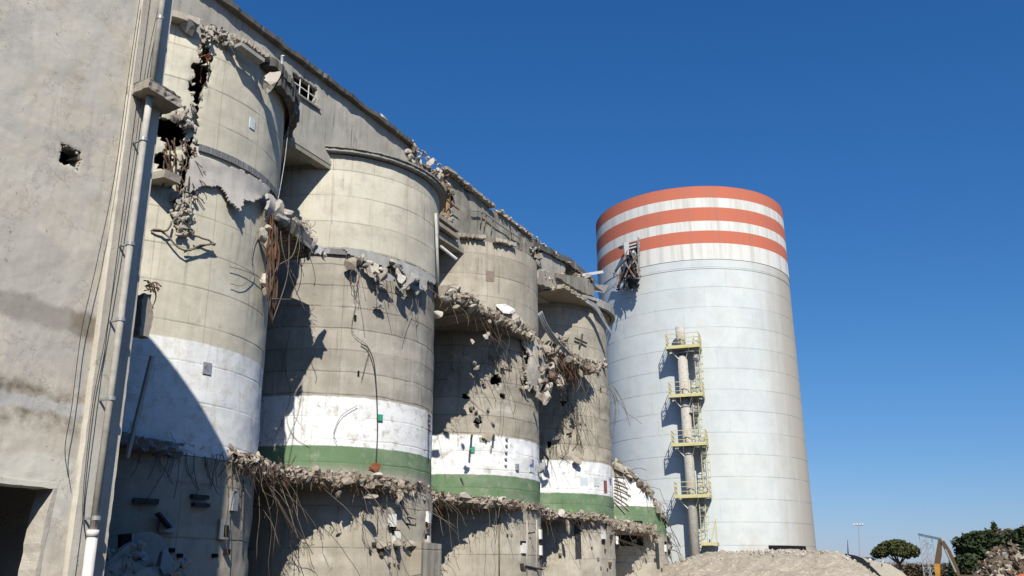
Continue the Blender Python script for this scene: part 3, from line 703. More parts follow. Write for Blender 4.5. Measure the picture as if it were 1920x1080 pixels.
onface(1, 666, 596, .08, .2, M_BLACK, 'bolt_plate', SIL[1], .03); onface(1, 672, 700, .06, .18, M_BLACK, 'bolt_plate', SIL[1], .03)
for k in range(5): onface(2, 949-k*.6, 823+k*12.5, .10, .07, M_STEEL, 'step_iron', SIL[2], .1)

# ------------------------------------------------------------------ broken floor slabs
def floorslab(i, zlo, zhi, outer, nrebar, label, seed, rl=(1, 3), wrap=(.0, .0), rocks=60, rsz=1.0, big=6, mat=M_ROUGH, droop=.25, xo=-17.75):
    """remains of the floor between silo i and i+1; outer = extra reach beyond the tangent line"""
    rg = random.Random(seed)
    if i >= 0: y0 = LY[i]; y1 = LY[i+1]
    else: y0 = 11.0; y1 = LY[0]
    t = thing('broken_floor_slab', label, 'concrete slab', (-18.5, (y0+y1)/2, zlo), 'broken floor slabs between the silos')
    # plan outline: follows drum i front, bridges the gap, follows drum i+1 front
    P = []; n = 90
    ya, yb = y0+wrap[0], y1+wrap[1]
    for k in range(n+1):
        y = ya+(yb-ya)*k/n; reach = outer(y, k/n); P.append(Vector((xo+reach+rg.gauss(0, .05), y, zlo)))
    Q = []
    for k in range(n, -1, -1):
        y = ya+(yb-ya)*k/n
        x = -D-.2
        for c in ([LY[i], LY[i+1]] if i >= 0 else [LY[0]]):
            if abs(y-c) < R-.15: x = max(x, -D+sqrt(R*R-(y-c)**2)-.12)
        Q.append(Vector((min(x, xo-.02), y, zlo)))
    n = len(P)-1; N = n+1; top = [q+Vector((0, 0, (zhi-zlo)+.06*nz(q, 2.))) for q in P]
    mb = MB(); L = 4; vs = []
    for l in range(L+1):
        for k in range(N):
            f = l/L; a = P[k].lerp(top[k], f); rr_ = Vector((rg.uniform(-.09, .06)+.12*nz((P[k].y, l*.7, seed), 3.), rg.uniform(-.03, .03), 0))
            if l == 0: rr_ += Vector((-rg.uniform(0, .2), 0, rg.uniform(-.05, .05)+.16*nz((P[k].y, 2, seed), 1.7)))
            vs.append(a+rr_)
    fs = [(l*N+k, l*N+k+1, (l+1)*N+k+1, (l+1)*N+k) for l in range(L) for k in range(N-1)]
    o = len(vs)
    for k in range(N): vs.append(Q[N-1-k]+Vector((0, 0, .02*nz(Q[k], 3.))))
    for k in range(N): vs.append(Q[N-1-k]+Vector((0, 0, zhi-zlo)))
    fs += [(k, o+k, o+k+1, k+1) for k in range(N-1)]+[(L*N+k, L*N+k+1, o+N+k+1, o+N+k) for k in range(N-1)]
    fs += [(0, L*N, o+N, o), (N-1, o+N-1, o+2*N-1, L*N+N-1)]
    mb.add(vs, fs); mb.build('slab', mat if mat is not M_ROUGH else M_FASCIA, t)
    for k in range(int(rocks*.03)+2):     # torn plates still hanging on their bars
        j = rg.randrange(4, N-4); p = P[j]
        if abs(p.x-xo) > .5 and rg.random() < .6: continue
        sz_ = rg.uniform(.12, .34); mb = MB(); mb.rock(p+Vector((rg.uniform(-.05, .12), 0, rg.uniform(-.35, .35))), (sz_, sz_*rg.uniform(.5, .9), sz_*.3), rg)
        mb.build('hanging_chunk', rg.choice((M_ROUGH, M_ROUGHL, M_FASCIA)), t)
    m1, m2, m3 = MB(), MB(), MB()
    hair = MB()
    for k in range(int(rocks*.9)):
        p = P[rg.randrange(N)]+Vector((rg.uniform(-.1, .05), 0, rg.uniform(-.05, zhi-zlo+.05))); q_ = [p]; d_ = Vector((rg.uniform(.1, 1), rg.uniform(-.8, .8), rg.uniform(-1, .35))).normalized()
        for _ in range(4):
            q_.append(q_[-1]+d_*rg.uniform(.05, .14)); d_ = (d_+Vector((rg.gauss(0, .5), rg.gauss(0, .5), rg.gauss(-.25, .4)))).normalized()
        hair.tube(q_, rg.uniform(.005, .010), 3, cap=False)
    if hair.v: hair.build('frayed_wire', M_REBAR, t)['kind'] = 'stuff'
    for k in range(rocks):
        j = rg.randrange(N); p = P[j]; hz = rg.random()
        if nz((p.y, seed, 0), 1.1)+rg.uniform(-.3, .3) < -.12: continue
        rr_ = (rg.uniform(.02, .085) if rg.random() < .9 else rg.uniform(.09, .22))*rsz
        q = Vector((p.x-rg.uniform(0, .35), p.y+rg.uniform(-.15, .15), zhi+rg.uniform(-.04, .06))) if hz < .75 else Vector((p.x+rg.uniform(-.12, .03), p.y, rg.uniform(zlo-.05, zhi)))
        rg.choice((m1, m2, m3)).rock(q, rr_, rg)
    for m_, mm in ((m1, M_ROUGH), (m2, M_ROUGHL), (m3, M_REBARD)):
        if m_.v: m_.build('loose_debris', mm, t)['kind'] = 'stuff'
    for k in range(nrebar):
        j = min(N-1, int(rg.betavariate(1.1, 1.3)*N)); p = P[j]+Vector((-rg.uniform(0, .5), rg.uniform(-.1, .1), rg.uniform(0, zhi-zlo)))
        long_ = rg.random()**1.6
        strand(t, p, rl[0]+(rl[1]-rl[0])*long_, rg, None, (rg.uniform(-.1, .6), rg.uniform(-.5, .5), -rg.uniform(.1, 1)), rg.choice((.007, .009, .012)), curl=.42)
    return t, P
M_REBARD = plain('brown_rubble', (.25, .195, .15), .95, var=.45, scale=4)
M_HEAP = plain('dark_brown_rubble', (.17, .125, .09), .95, var=.5, scale=3)
def o_low(y, f): return .25+.15*nz((y, 0, 0), .9)
TL = []
TL.append(floorslab(-1, 4.72, 5.02, lambda y, f: -.75+.25*nz((y, 4, 0), .8), 10, 'shaded broken floor edge under the cracked silo beside the left building', 100, (.3, 1.1), (3.2, 1.5), 50, mat=M_ROUGHG, xo=-17.2))
TL.append(floorslab(0, 4.62, 5.0, lambda y, f: .1+.12*nz((y, 0, 0), .9)-1.1*sin(pi*min(1, max(0, f*1.15)))**2, 54, 'lower floor remains between cracked silo and second silo, trailing long bars', 101, (.5, 4.2), (.6, -1.0), 260))
TL.append(floorslab(1, 4.62, 4.98, lambda y, f: .1+.15*nz((y, 1, 0), .9)-1.1*sin(pi*f)**2, 42, 'lower floor remains between the second and third silos above a dark bay', 102, (.4, 3.0), (-1.0, -1.2), 220))
TL.append(floorslab(2, 4.6, 4.95, lambda y, f: .1+.15*nz((y, 2, 0), .9)-1.05*sin(pi*f)**2, 34, 'lower floor remains between the third and fourth silos with rusty bars', 103, (.4, 2.4), (-.6, -.8), 200))
TL.append(floorslab(3, 4.3, 4.85, lambda y, f: .0+.3*nz((y, 3, 0), .9), 24, 'lower floor remains between the fourth silo and the collapsed stump', 104, (.3, 1.8), (-.6, -1.6), 170))
# middle level
TM = []
TM.append(floorslab(0, 12.1, 12.55, lambda y, f: -.25+(.0 if f < .5 else -3.2*(f-.5)**1.5)+.15*nz((y, 5, 0), 1.2), 16, 'middle floor remains between cracked silo and second silo beside rusty bars', 111, (.5, 2.2), (1.6, -5.2), 90))
TM.append(floorslab(1, 12.35, 12.82, lambda y, f: .35+.25*nz((y, 6, 0), 1.1), 30, 'middle floor remains between the second and third silos with dangling lumps', 112, (.5, 3.2), (1.5, -.5), 150))
TM.append(floorslab(2, 12.3, 12.75, lambda y, f: .3+.3*nz((y, 7, 0), 1.1), 40, 'middle floor remains between the third and fourth silos with a nest of bars', 113, (.4, 2.6), (1.4, -2.2), 140))

def lump(par, p, s, rg, mat=M_ROUGHL, name='hanging_chunk'):
    mb = MB(); mb.rock(p, s, rg); return mb.build(name, mat, par)
rg = random.Random(77)
# thick rusty cable bundle hanging at the cracked silo's right edge
for k in range(26):
    x = 512+rg.uniform(-7, 9); y = 395+rg.uniform(-8, 30)
    a = PX(x, y, -17.75+rg.uniform(-.1, .15)); b = PX(x-3+rg.uniform(-6, 6), rg.uniform(470, 610), -17.7+rg.uniform(-.1, .2))
    mb = MB().tube(sub([a, a.lerp(b, .33)+Vector((0, rg.gauss(0, .08), 0)), a.lerp(b, .66)+Vector((rg.gauss(0, .06), rg.gauss(0, .1), 0)), b], 4), rg.uniform(.014, .03), 5)
    mb.build('rebar', M_RUST if k % 3 == 0 else M_REBAR, TM[0][0], smooth=True)
for pts in (((530, 400), (527, 450), (545, 520), (575, 590)), ((560, 440), (548, 480), (520, 500), (505, 540)), ((540, 420), (542, 450), (538, 520), (512, 600)), ((508, 560), (530, 561), (546, 561))):
    MB().tube(sub([PX(x, y, -17.6) for x, y in pts], 5), .014, 5).build('rebar', M_REBARG, TM[0][0], smooth=True)
for x, y, s in ((520, 395, .3), (525, 412, .34), (536, 408, .26), (553, 425, .25), (575, 430, .2), (590, 455, .22), (600, 470, .24), (606, 478, .14)):
    lump(TM[0][0], PX(x, y, -18.0 if x > 560 else -17.6), s, rg, rg.choice((M_ROUGH, M_ROUGHL, M_ROUGHG)))
mb = MB(); mb.poly([PX(x, y, X) for x, y, X in ((538, 400, -17.6), (560, 420, -17.7), (600, 470, -18.2), (612, 490, -18.3), (590, 475, -18.1), (540, 430, -17.7))], (-.1, 0, .08), .03, .15, rg); mb.build('torn_edge', M_ROUGH, TM[0][0])
# torn lip of silo 1 between the drums
skin(1, [(640, 464), (690, 472), (745, 490), (812, 527), (806, 533), (792, 528), (786, 552), (776, 546), (766, 556), (758, 540), (750, 512), (738, 508), (728, 498), (716, 506), (700, 494), (680, 492), (664, 486), (650, 478)], lambda v, h: .10+.30*v, 'torn_lip', M_ROUGHG, SIL[1], .09, 5)
for x, y, dr, s, mt in ((655, 492, .35, .26, M_ROUGH), (672, 485, .3, .2, M_ROUGH), (678, 490, .35, .22, M_ROUGHL), (690, 494, .4, .22, M_ROUGHL), (697, 499, .45, .27, M_ROUGHL), (704, 508, .5, .26, M_ROUGHL), (712, 505, .45, .2, M_ROUGHL),
                        (718, 518, .5, .28, M_ROUGH), (724, 517, .5, .26, M_ROUGHG), (706, 523, .4, .14, M_ROUGHL), (714, 536, .35, .16, M_ROUGHL), (709, 570, .25, .2, M_ROUGHG), (715, 574, .25, .18, M_ROUGHG), (752, 525, .5, .26, M_ROUGHL), (750, 515, .4, .24, M_ROUGHL),
                        (758, 540, .55, .26, M_ROUGHG), (755, 532, .5, .22, M_ROUGHL), (768, 530, .45, .34, M_ROUGHG), (776, 522, .4, .3, M_ROUGHG), (785, 530, .3, .2, M_ROUGHG), (796, 540, .3, .16, M_ROUGHG), (752, 550, .3, .12, M_ROUGHG), (660, 502, .3, .13, M_ROUGHG), (735, 492, .3, .2, M_ROUGH), (745, 500, .3, .2, M_ROUGHG)):
    lump(SIL[1], S(1, x, y, dr), s, rg, mt)
for k in range(26):
    x = rg.uniform(650, 805); y = 470+(x-650)**1.35*.063; strand(SIL[1], S(1, x, y+10, .15), rg.uniform(.3, 2.6)*rg.random()+.3, rg, M_REBARG, (rg.uniform(0, .3), rg.uniform(-.4, .4), -1), .010, curl=.18)
# rusty bars standing out of silo 1's right edge
for k in range(5): MB().tube(sub([S(1, 803, 770+k*9, .0), S(1, 806, 772+k*9, .25), S(1, 806, 778+k*9, .4)], 4), .03, 5).build('rebar', M_RUST if k % 2 else M_REBARG, SIL[1], smooth=True)
# silo 2 / middle slab 1 lumps
for x, y, X, s in ((840, 548, -17.5, .2), (858, 540, -17.5, .22), (838, 562, -17.3, .24), (885, 580, -17.3, .3), (823, 590, -17.2, .2), (856, 577, -17.4, .2), (910, 632, -17.1, .16), (916, 628, -17.1, .14), (886, 640, -17.2, .14), (893, 690, -17.1, .15), (891, 680, -17.1, .13), (884, 705, -17.2, .16),
                   (968, 605, -17.5, .34), (978, 612, -17.4, .28), (960, 612, -17.4, .25), (990, 628, -17.4, .2), (1000, 635, -17.4, .25)):
    lump(TM[1][0], PX(x, y, X), s, rg, rg.choice((M_ROUGHL, M_ROUGHL, M_ROUGH)))
mb = MB(); mb.poly([S(2, x, y, dr) for x, y, dr in ((930, 574, .1), (948, 573, .25), (966, 583, .25), (956, 588, .4), (944, 587, .4))], (0, 0, .08), .02, .15, rg); mb.build('pale_sheet', M_WBOX, TM[1][0])
# peeled shards at the right of silo 2
skin(2, [(976, 622), (1005, 636), (1006, 700), (1000, 742), (990, 725), (984, 735), (976, 700), (982, 670), (972, 645)], lambda v, h: .1+.3*sin(v*3.)+.1*h, 'peeling_render', M_ROUGHL, SIL[2], .12, 6)
for k in range(26): lump(SIL[2], S(2, rg.uniform(978, 1004), rg.uniform(620, 745), rg.uniform(.1, .4)), rg.uniform(.05, .16), rg, rg.choice((M_ROUGH, M_ROUGHL)))
for k in range(12): lump(SIL[2], S(2, 935+rg.gauss(0, 10), 683+rg.gauss(0, 7), rg.uniform(.0, .25)), rg.uniform(.08, .2), rg, M_ROUGH)
for k in range(26): strand(SIL[2], S(2, rg.uniform(840, 1000), rg.uniform(620, 700), .1), rg.uniform(.5, 2.5), rg, M_REBARG, (rg.uniform(0, .4), rg.uniform(-.4, .4), -1), .011, curl=.25)
for x, y in ((893, 770), (884, 765), (915, 765), (926, 790), (906, 818), (912, 822), (921, 840), (895, 788)): lump(SIL[2], S(2, x, y, .12), .13, rg, M_ROUGH)
for k in range(10): onface(2, 905+rg.uniform(-4, 18), 818+rg.uniform(-4, 8), .25, .18, M_ROUGH, 'spalled_patch', SIL[2], .05)
# bracket with black shadow-throwing arms on silo 2 band
for x, y in ((884, 832), (881, 860), (925, 832)): MB().tube([S(2, x, y-12, .05), S(2, x+1, y-16, .5)], .05, 6).build('bolt', M_DSTEEL, SIL[2])
# pile between silos 2 and 3
for k in range(110):
    x = rg.uniform(1008, 1058); t = rg.random(); y = 630+t*125; X = -17.5+rg.uniform(-.3, .3)
    if x > 1008+50*(1.15-t): continue
    lump(TM[2][0], PX(x, y, X), rg.uniform(.08, .28), rg, rg.choice((M_ROUGH, M_ROUGH, M_REBARD)))
for x, y, s in ((1040, 705, .36), (1030, 725, .34), (1046, 725, .3), (1022, 745, .35), (1018, 690, .4), (1035, 690, .35), (1050, 712, .3)): lump(TM[2][0], PX(x, y, -17.4), s, rg, M_ROUGHL)
for k in range(50): strand(TM[2][0], PX(rg.uniform(1012, 1075), rg.uniform(635, 680), -17.6), rg.uniform(.6, 2.4), rg, rg.choice((M_REBAR, M_REBARG, M_RUST)), (rg.uniform(-.1, .3), rg.uniform(-.4, .3), -1), .014, curl=.3)
# bent rails
def pxp(pts, X): return [PX(x, y, X) for x, y in pts]
for k in range(3):
    o = MB().tube(sub([PX(x+k*3, y-k*2, -17.3+.06*k) for x, y in ((1009, 588), (1020, 614), (1040, 643), (1070, 675))], 5), .05, 7).build('bent_conduit', M_STEEL, smooth=True)
    tag(o, 'bent grey conduit fallen between third and fourth silos, %s of three' % ('lowest', 'middle', 'uppermost')[k], 'conduit', 'bent conduits beside the fourth silo')
o = MB().poly(sub([S(3, x, y, dr) for x, y, dr in ((1092, 562, .5), (1112, 568, .6), (1124, 582, .65), (1136, 604, .7), (1147, 624, .75))], 3)+sub([S(3, x, y, dr) for x, y, dr in ((1144, 627, .75), (1130, 604, .7), (1118, 584, .65), (1108, 574, .6), (1093, 566, .5))], 3), (.05, -.03, .02)).build('bent_strip', M_STEEL)
tag(o, 'bent pale metal strip hanging below the broken rim of the fourth silo', 'metal strip')
o = MB().tube([PX(826, 462, -17.9), PX(857, 487, -17.2)], .07, 8).build('stub_pipe', M_STEEL); tag(o, 'short grey pipe sticking out beside the second silo top', 'pipe')
# bits on silo 3; crossed dark bars added for an X-shaped shadow
for pts in (((1078, 640), (1100, 650)), ((1092, 632), (1087, 655))): MB().tube([S(3, x, y-6, .14) for x, y in pts], .06, 5).build('broken_and_shadow_bar', M_DSTEEL, SIL[3])
for k in range(40): lump(SIL[3], S(3, rg.uniform(1092, 1138), 678+rg.uniform(-6, 14), rg.uniform(.0, .12)), rg.uniform(.06, .2), rg, rg.choice((M_ROUGHL, M_ROUGH)))
for k in range(34): strand(SIL[3], S(3, rg.uniform(1040, 1140), rg.uniform(690, 820), .06), rg.uniform(.5, 2.2), rg, M_REBARG, (rg.uniform(0, .3), rg.uniform(-.4, .4), -1), .013, curl=.25)
for k in range(10): lump(SIL[3], S(3, 1076+rg.gauss(0, 14), 795+rg.gauss(0, 2), .05), rg.uniform(.07, .15), rg, rg.choice((M_ROUGH, M_WOOD)))
lump(SIL[3], S(3, 1081, 864, .2), .25, rg, M_ROUGH)
for k in range(8): strand(SIL[3], S(3, 1144, rg.uniform(715, 740), .1), rg.uniform(1.4, 3.2), rg, M_REBARG, (.9, rg.uniform(.2, .9), -1), .014, curl=.25)
# small frame bracket between silos 2 and 3, white band height
fr = thing('bracket_frame', 'small grey steel frame between third silo and fourth silo white bands', 'bracket', PX(1018, 870, -17.6))
MB().tube([PX(x, y, -17.6) for x, y in ((1012, 838), (1028, 862), (1026, 876), (1014, 886))], .05, 6).build('frame', M_DSTEEL, fr)
onb = MB().bar(PX(1018, 868, -17.7), PX(1015, 885, -17.7), .3, .05); onb.build('plate', M_STEEL, fr)

# hanging cable with rusty hook on silo 1
hc = thing('hanging_cable', 'long cable hanging down the second silo with a rusty hook block at its end', 'cable', S(1, 703, 878, .2))
MB().tube(sub([S(1, x, y, dr) for x, y, dr in ((677, 645, .05), (690, 652, .12), (701, 680, .15), (706, 730, .15), (708, 800, .15), (706, 850, .3), (705, 865, .35))], 6), .02, 6).build('cable', M_WIRE, hc, smooth=True)
mb = MB(); c = S(1, 703, 876, .4); mb.rock(c, (.17, .12, .22), rg, 5); mb.build('hook_block', M_RUST, hc)
MB().tube(sub([c+Vector((0, 0, -.15)), c+Vector((.02, .05, -.3)), c+Vector((.02, .14, -.38)), c+Vector((.02, .2, -.3))], 4), .03, 6).build('hook', M_RUST, hc)
for k, (lab, pts, i) in enumerate((('thin wire looping down the front of the second silo above the white band', ((648, 470), (655, 520), (668, 560), (660, 620), (690, 650), (686, 680), (678, 712)), 1), ('thin wire curving over the white band of the second silo', ((670, 760), (640, 780), (626, 812), (632, 830)), 1),
        ('thin wire drooping on the right face of the cracked silo', ((500, 420), (480, 440), (472, 480), (476, 510), (455, 535), (432, 532)), 0), ('short wire on the cracked silo above its white band', ((430, 500), (460, 508), (485, 520), (498, 530)), 0),
        ('thin wire along the left shoulder of the second silo', ((545, 620), (532, 680), (545, 740), (525, 800), (510, 830)), 1), ('thin wire down the cream drum of the second silo', ((627, 290), (624, 340), (622, 420)), 1),
        ('thin wire dangling on the lower wall of the second silo base', ((690, 925), (683, 960), (680, 1010), (700, 1030)), 1))):
    wire('loose_wire', sub([S(i, x, y, .08) for x, y in pts], 5), .010, M_REBARG if k != 5 else M_WIRE, lab, 'wire')
# grey downpipes standing at gaps
o = MB().tube([PX(817, 400, -17.6), PX(822, 535, -17.6)], .06, 8).build('standing_pipe', M_PIPE, smooth=True); tag(o, 'pale vertical pipe at the right edge of the second silo top', 'pipe')
o = MB().tube(sub([PX(x, y, -18.2) for x, y in ((541, 238), (534, 300), (524, 360), (518, 388))], 5), .014, 6).build('slack_cable', M_STEEL, smooth=True); tag(o, 'slack grey cable in the gap between cracked silo and second silo', 'cable')

# ------------------------------------------------------------------ fixtures on the bases
def sconce(i, x, y, kind, label):
    p = S(i, x, y, .0); t = thing('wall_fixture', label, 'wall fixture', p, 'white fixtures on the silo bases')
    onface(i, x, y, .26, .42, M_WBOX, 'box', t, .14); onface(i, x, y+(13 if kind else -10), .3, .16, M_BLACK, 'mount', t, .1)
    return t
sconce(1, 733, 976, 1, 'white box fixture on second silo base left of the stencilled number')
sconce(1, 741, 1008, 0, 'white box fixture on second silo base below the stencilled number')
sconce(1, 799, 970, 1, 'white box fixture high on the right edge of second silo base')
sconce(1, 798, 1016, 0, 'white box fixture low on the right edge of second silo base')
sconce(2, 979, 1028, 0, 'white box fixture on third silo base left of its number')
sconce(2, 1010, 1002, 1, 'white box fixture high on the right edge of third silo base')
sconce(2, 1011, 1032, 1, 'white box fixture low on the right edge of third silo base')
sconce(3, 1129, 1003, 1, 'white box fixture on the fourth silo base')
sconce(3, 1155, 1013, 1, 'white box fixture at the right edge of fourth silo base')
sconce(4, 1246, 1028, 0, 'white box fixture on the base of the collapsed stump')
def strokes(i, segs, par, t=.035, name='stencilled_number'):
    mb = MB()
    for a, b in segs: 
        n = 6; mb.tube([S(i, a[0]+(b[0]-a[0])*k/n, a[1]+(b[1]-a[1])*k/n, .005) for k in range(n+1)], t, 4)
    return mb.build(name, M_PAINT, par)
strokes(1, [((762, 971), (768, 978)), ((762, 969), (778, 973)), ((778, 970), (779, 976)), ((762, 983), (767, 991)), ((761, 982), (778, 985)), ((778, 981), (778, 988)), ((767, 978), (769, 980))], SIL[1])
strokes(2, [((990, 1000), (1002, 998)), ((1001, 996), (1002, 1001)), ((995, 999), (997, 1004)), ((992, 1008), (1002, 1011)), ((992, 1008), (996, 1015)), ((1002, 1008), (1002, 1013))], SIL[2], .03)
rg = random.Random(404)
def hardware(i, spots):
    for x, y, s in spots:
        onface(i, x, y, s*rg.uniform(.4, .8), s*rg.uniform(.5, 1.0), rg.choice((M_DSTEEL, M_WRECK, M_REBAR)), 'wall_bracket', SIL[i], rg.uniform(.04, .14))
hardware(1, [(693, 1033, .14), (700, 1020, .2), (713, 1035, .25), (740, 1030, .16), (744, 1045, .16), (738, 1058, .1), (745, 1060, .12), (727, 1057, .12), (785, 1058, .1), (796, 1055, .2), (805, 1058, .14), (799, 986, .24), (743, 1022, .2)])
hardware(2, [(950, 1004, .14), (958, 1004, .2), (976, 1062, .25), (982, 1066, .2), (1020, 1060, .3), (1008, 1048, .2), (886, 1003, .15)])
hardware(3, [(1050, 1040, .2), (1129, 1013, .2), (1144, 1006, .35), (1144, 1014, .3), (1133, 1032, .2), (1120, 1048, .2), (1142, 1058, .3), (1125, 1065, .2), (1138, 1068, .2), (1109, 1028, .15)])
hardware(4, [(1203, 1015, .5), (1203, 1024, .45), (1228, 1050, .25), (1232, 1058, .2), (1255, 1015, .35), (1240, 1068, .3), (1168, 1018, .3), (1190, 1022, .2)])
o = MB().tube([S(2, 985, 1061, .1), S(2, 1018, 1068, .2)], .04, 5).build('broken_and_shadow_bar', M_DSTEEL, SIL[2])
MB().tube([S(1, 735, 918, .5), S(1, 765, 966, .25)], .035, 5).build('broken_and_shadow_bar', M_REBAR, SIL[1])
onface(3, 1083, 1010, .34, 2.0, M_DSTEEL, 'cover_plate', SIL[3], .06)
onface(4, 1232, 1042, .30, 1.5, M_DSTEEL, 'cover_plate', SIL[4], .06)
for x, y in ((1168, 1005), (1180, 1008)): pass
h4 = MB(); 
onface(4, 1182, 1000, 1.7, 1.5, M_BLACK, 'opening', SIL[4], .02)
MB().bar(S(4, 1160, 1012, .1), S(4, 1215, 1030, .2), .16, .12).build('broken_beam', M_ROUGH, SIL[4])
# vertical conduit on silo 2's base
MB().tube([S(2, 936, 945, .05), S(2, 936, 1085, .05)], .03, 6).build('conduit', M_REBARG, SIL[2], smooth=True)
for x in (988, 1006): MB().tube([S(2, x, 975, .04), S(2, x, 1085, .04)], .03, 6).build('conduit', M_ROUGHL, SIL[2], smooth=True)
MB().tube([S(1, 708, 930, .04), S(1, 708, 1000, .04)], .02, 6).build('conduit', M_REBARG, SIL[1], smooth=True)
# lower buttress on silo 1's base right edge
mb = MB(); th = A(1, 795, 1000, .3)
ring(1, R-.05, R+.42, 0, 2.95, 'buttress', M_BASE[1], SIL[1], th-.1, .75, 16, random.Random(2), .03)
for k in range(14): lump(SIL[1], S(1, rg.uniform(690, 822), 1020+rg.uniform(-6, 6), .2), rg.uniform(.08, .2), rg, M_ROUGH)
# base 0 clutter (in shade)
for x, y, w_, h_, mt, nm in ((415, 993, .3, .5, M_STEEL, 'meter_box'), (310, 985, .4, .35, M_STEEL, 'lamp_housing'), (272, 940, .6, .12, M_DSTEEL, 'wall_bracket'), (372, 932, .5, .1, M_DSTEEL, 'wall_bracket'), (374, 947, .5, .1, M_DSTEEL, 'wall_bracket'), (435, 940, .25, .5, M_STEEL, 'junction_box'), (320, 1032, .1, .1, M_BLACK, 'bolt'), (335, 1042, .1, .1, M_BLACK, 'bolt'), (422, 1035, .14, .14, M_BLACK, 'bolt'), (400, 1042, .1, .1, M_BLACK, 'bolt')):
    onface(0, x, y, w_, h_, mt, nm, SIL[0], .12)
onface(0, 417, 996, .2, .3, M_BLACK, 'recess', SIL[0], .125)
MB().bar(S(0, 295, 962, .3), S(0, 318, 990, .35), .4, .05).build('lamp_bracket', M_DSTEEL, SIL[0])
# arched vent door
va = thing('arched_hatch', 'grey arched hatch beside a dark opening at the foot of the shaded silo', 'hatch', S(0, 270, 1050, .2))
p0 = S(0, 275, 1075, .35); P = []
for x, y in ((245, 1078), (247, 1003), (262, 998), (285, 997), (308, 1008), (316, 1030), (310, 1078)): P.append(PX(x, y, -17.3))
MB().poly(P, (-.15, 0, 0)).build('panel', M_ROUGHG, va)
MB().poly([PX(x, y, -17.28) for x, y in ((228, 1078), (228, 1002), (247, 1000), (247, 1078))], (-.12, 0, 0)).build('opening', M_BLACK, va)
for k in range(26): strand(SIL[0], S(0, rg.uniform(260, 460), rg.uniform(848, 862), .1), rg.uniform(.3, 1.3), rg, M_REBARG, (rg.uniform(0, .3), rg.uniform(-.4, .4), -1), .011, curl=.35)
MB().tube(sub([S(0, 457, 900, .05), S(0, 455, 960, .05), S(0, 452, 1000, .1)], 5), .02, 5).build('conduit', M_REBARG, SIL[0], smooth=True)
# debris pile at its foot
def heap(name, label, cx, cy, rx, ry, h, n, smin, smax, mats, seed, col=None):
    rg = random.Random(seed); ms = [MB() for _ in mats]; t = thing(name, label, 'rubble heap', (cx, cy, 0)); 
    core = MB(); nu, nv = 28, 10
    core.v = [Vector((cx+rx*(v/nv)*cos(2*pi*u/nu), cy+ry*(v/nv)*sin(2*pi*u/nu), max(0, h*(1-(v/nv)**1.3)*(1+.25*nz((u*.3, v*.5, seed), 1))-.1))) for v in range(nv+1) for u in range(nu)]
    core.f = [(v*nu+u, v*nu+(u+1) % nu, (v+1)*nu+(u+1) % nu, (v+1)*nu+u) for v in range(nv) for u in range(nu)]
    core.build('earth', mats[0], t)
    for k in range(n):
        r = sqrt(rg.random()); a = rg.uniform(0, 2*pi); z = h*(1-r**1.3)*(1+.2*rg.gauss(0, .5))
        rg.choice(ms).rock((cx+rx*r*cos(a), cy+ry*r*sin(a), max(0.05, z)), smin+(smax-smin)*rg.random()**2, rg)
    for m_, mm in zip(ms, mats): m_.build('rubble', mm, t)['kind'] = 'stuff'
    return t
heap('rubble_heap', 'shaded heap of broken concrete at the foot of the cracked silo', -16.4, 15.0, 1.4, 4.4, 2.25, 420, .06, .3, (M_ROUGH, M_ROUGHG), 61)

# ------------------------------------------------------------------ gallery on top
XG = -19.6
gal = thing('rooftop_gallery', 'long ruined conveyor gallery along the silo tops with a barred window', 'gallery', (XG, 30, 16.4))
w1 = [PX(x, y, XG) for x, y in ((548, 130), (597, 172), (595, 206), (548, 165))]
wy0, wy1 = w1[0].y+.03, w1[1].y; wz0, wz1 = 18.22, 18.98
def h_win(y, z): return wy0 < y < wy1 and wz0 < z < wz1
w2 = [PX(x, y, XG) for x, y in ((822, 335), (846, 345), (843, 400), (822, 385))]
v0, v1 = w2[0].y, w2[1].y+.1
def h_win2(y, z): return v0+.1*nz((y, z, 1), 3) < y < v1+.08*nz((y, z, 2), 3) and 17.35 < z < 19.0
def topA(y): return 19.42
def topC(y): return 19.42+.22*nz((y, 0, 3), 1.1)+.12*nz((y, 3, 3), 4)-(.35 if 31.2 < y < 34 else 0)
YE = 43.2
flatwall(XG, (8., 30.6), (16.45, 19.42), [h_win], 'wall', M_GAL, gal, .25, dy=.12, rough=.02, seed=3)
flatwall(XG-.01, (30.6, YE), (16.45, 19.4), [h_win2], 'weathered_wall', M_GALD, gal, .25, dy=.1, rough=.04, jit=.05, seed=4, topfn=topC)
mb = MB(); mb.box((-24.4, 8, 16.451), (-24.15, 52, 19.3)); mb.box((-24.14, 7.99, 16.45), (XG-.26, 8.2, 19.4)); mb.build('rear_wall', M_GALD, gal)
# floor slab with soffit
mb = MB(); mb.box((-24.5, 7.9, 16.30), (XG+.04, 52, 16.45)); mb.build('floor_slab', M_GAL, gal)
mb = MB()
mb.box((XG-.35, LY[0]+3.3, 16.12), (XG+.02, LY[1]-3.3, 16.30)); mb.build('edge_beam', M_GALD, gal); mb = MB(); mb.box((XG-.35, LY[1]+3.3, 16.05), (XG+.1, LY[2]-3.2, 16.30)); mb.build('edge_beam', M_GALD, gal)
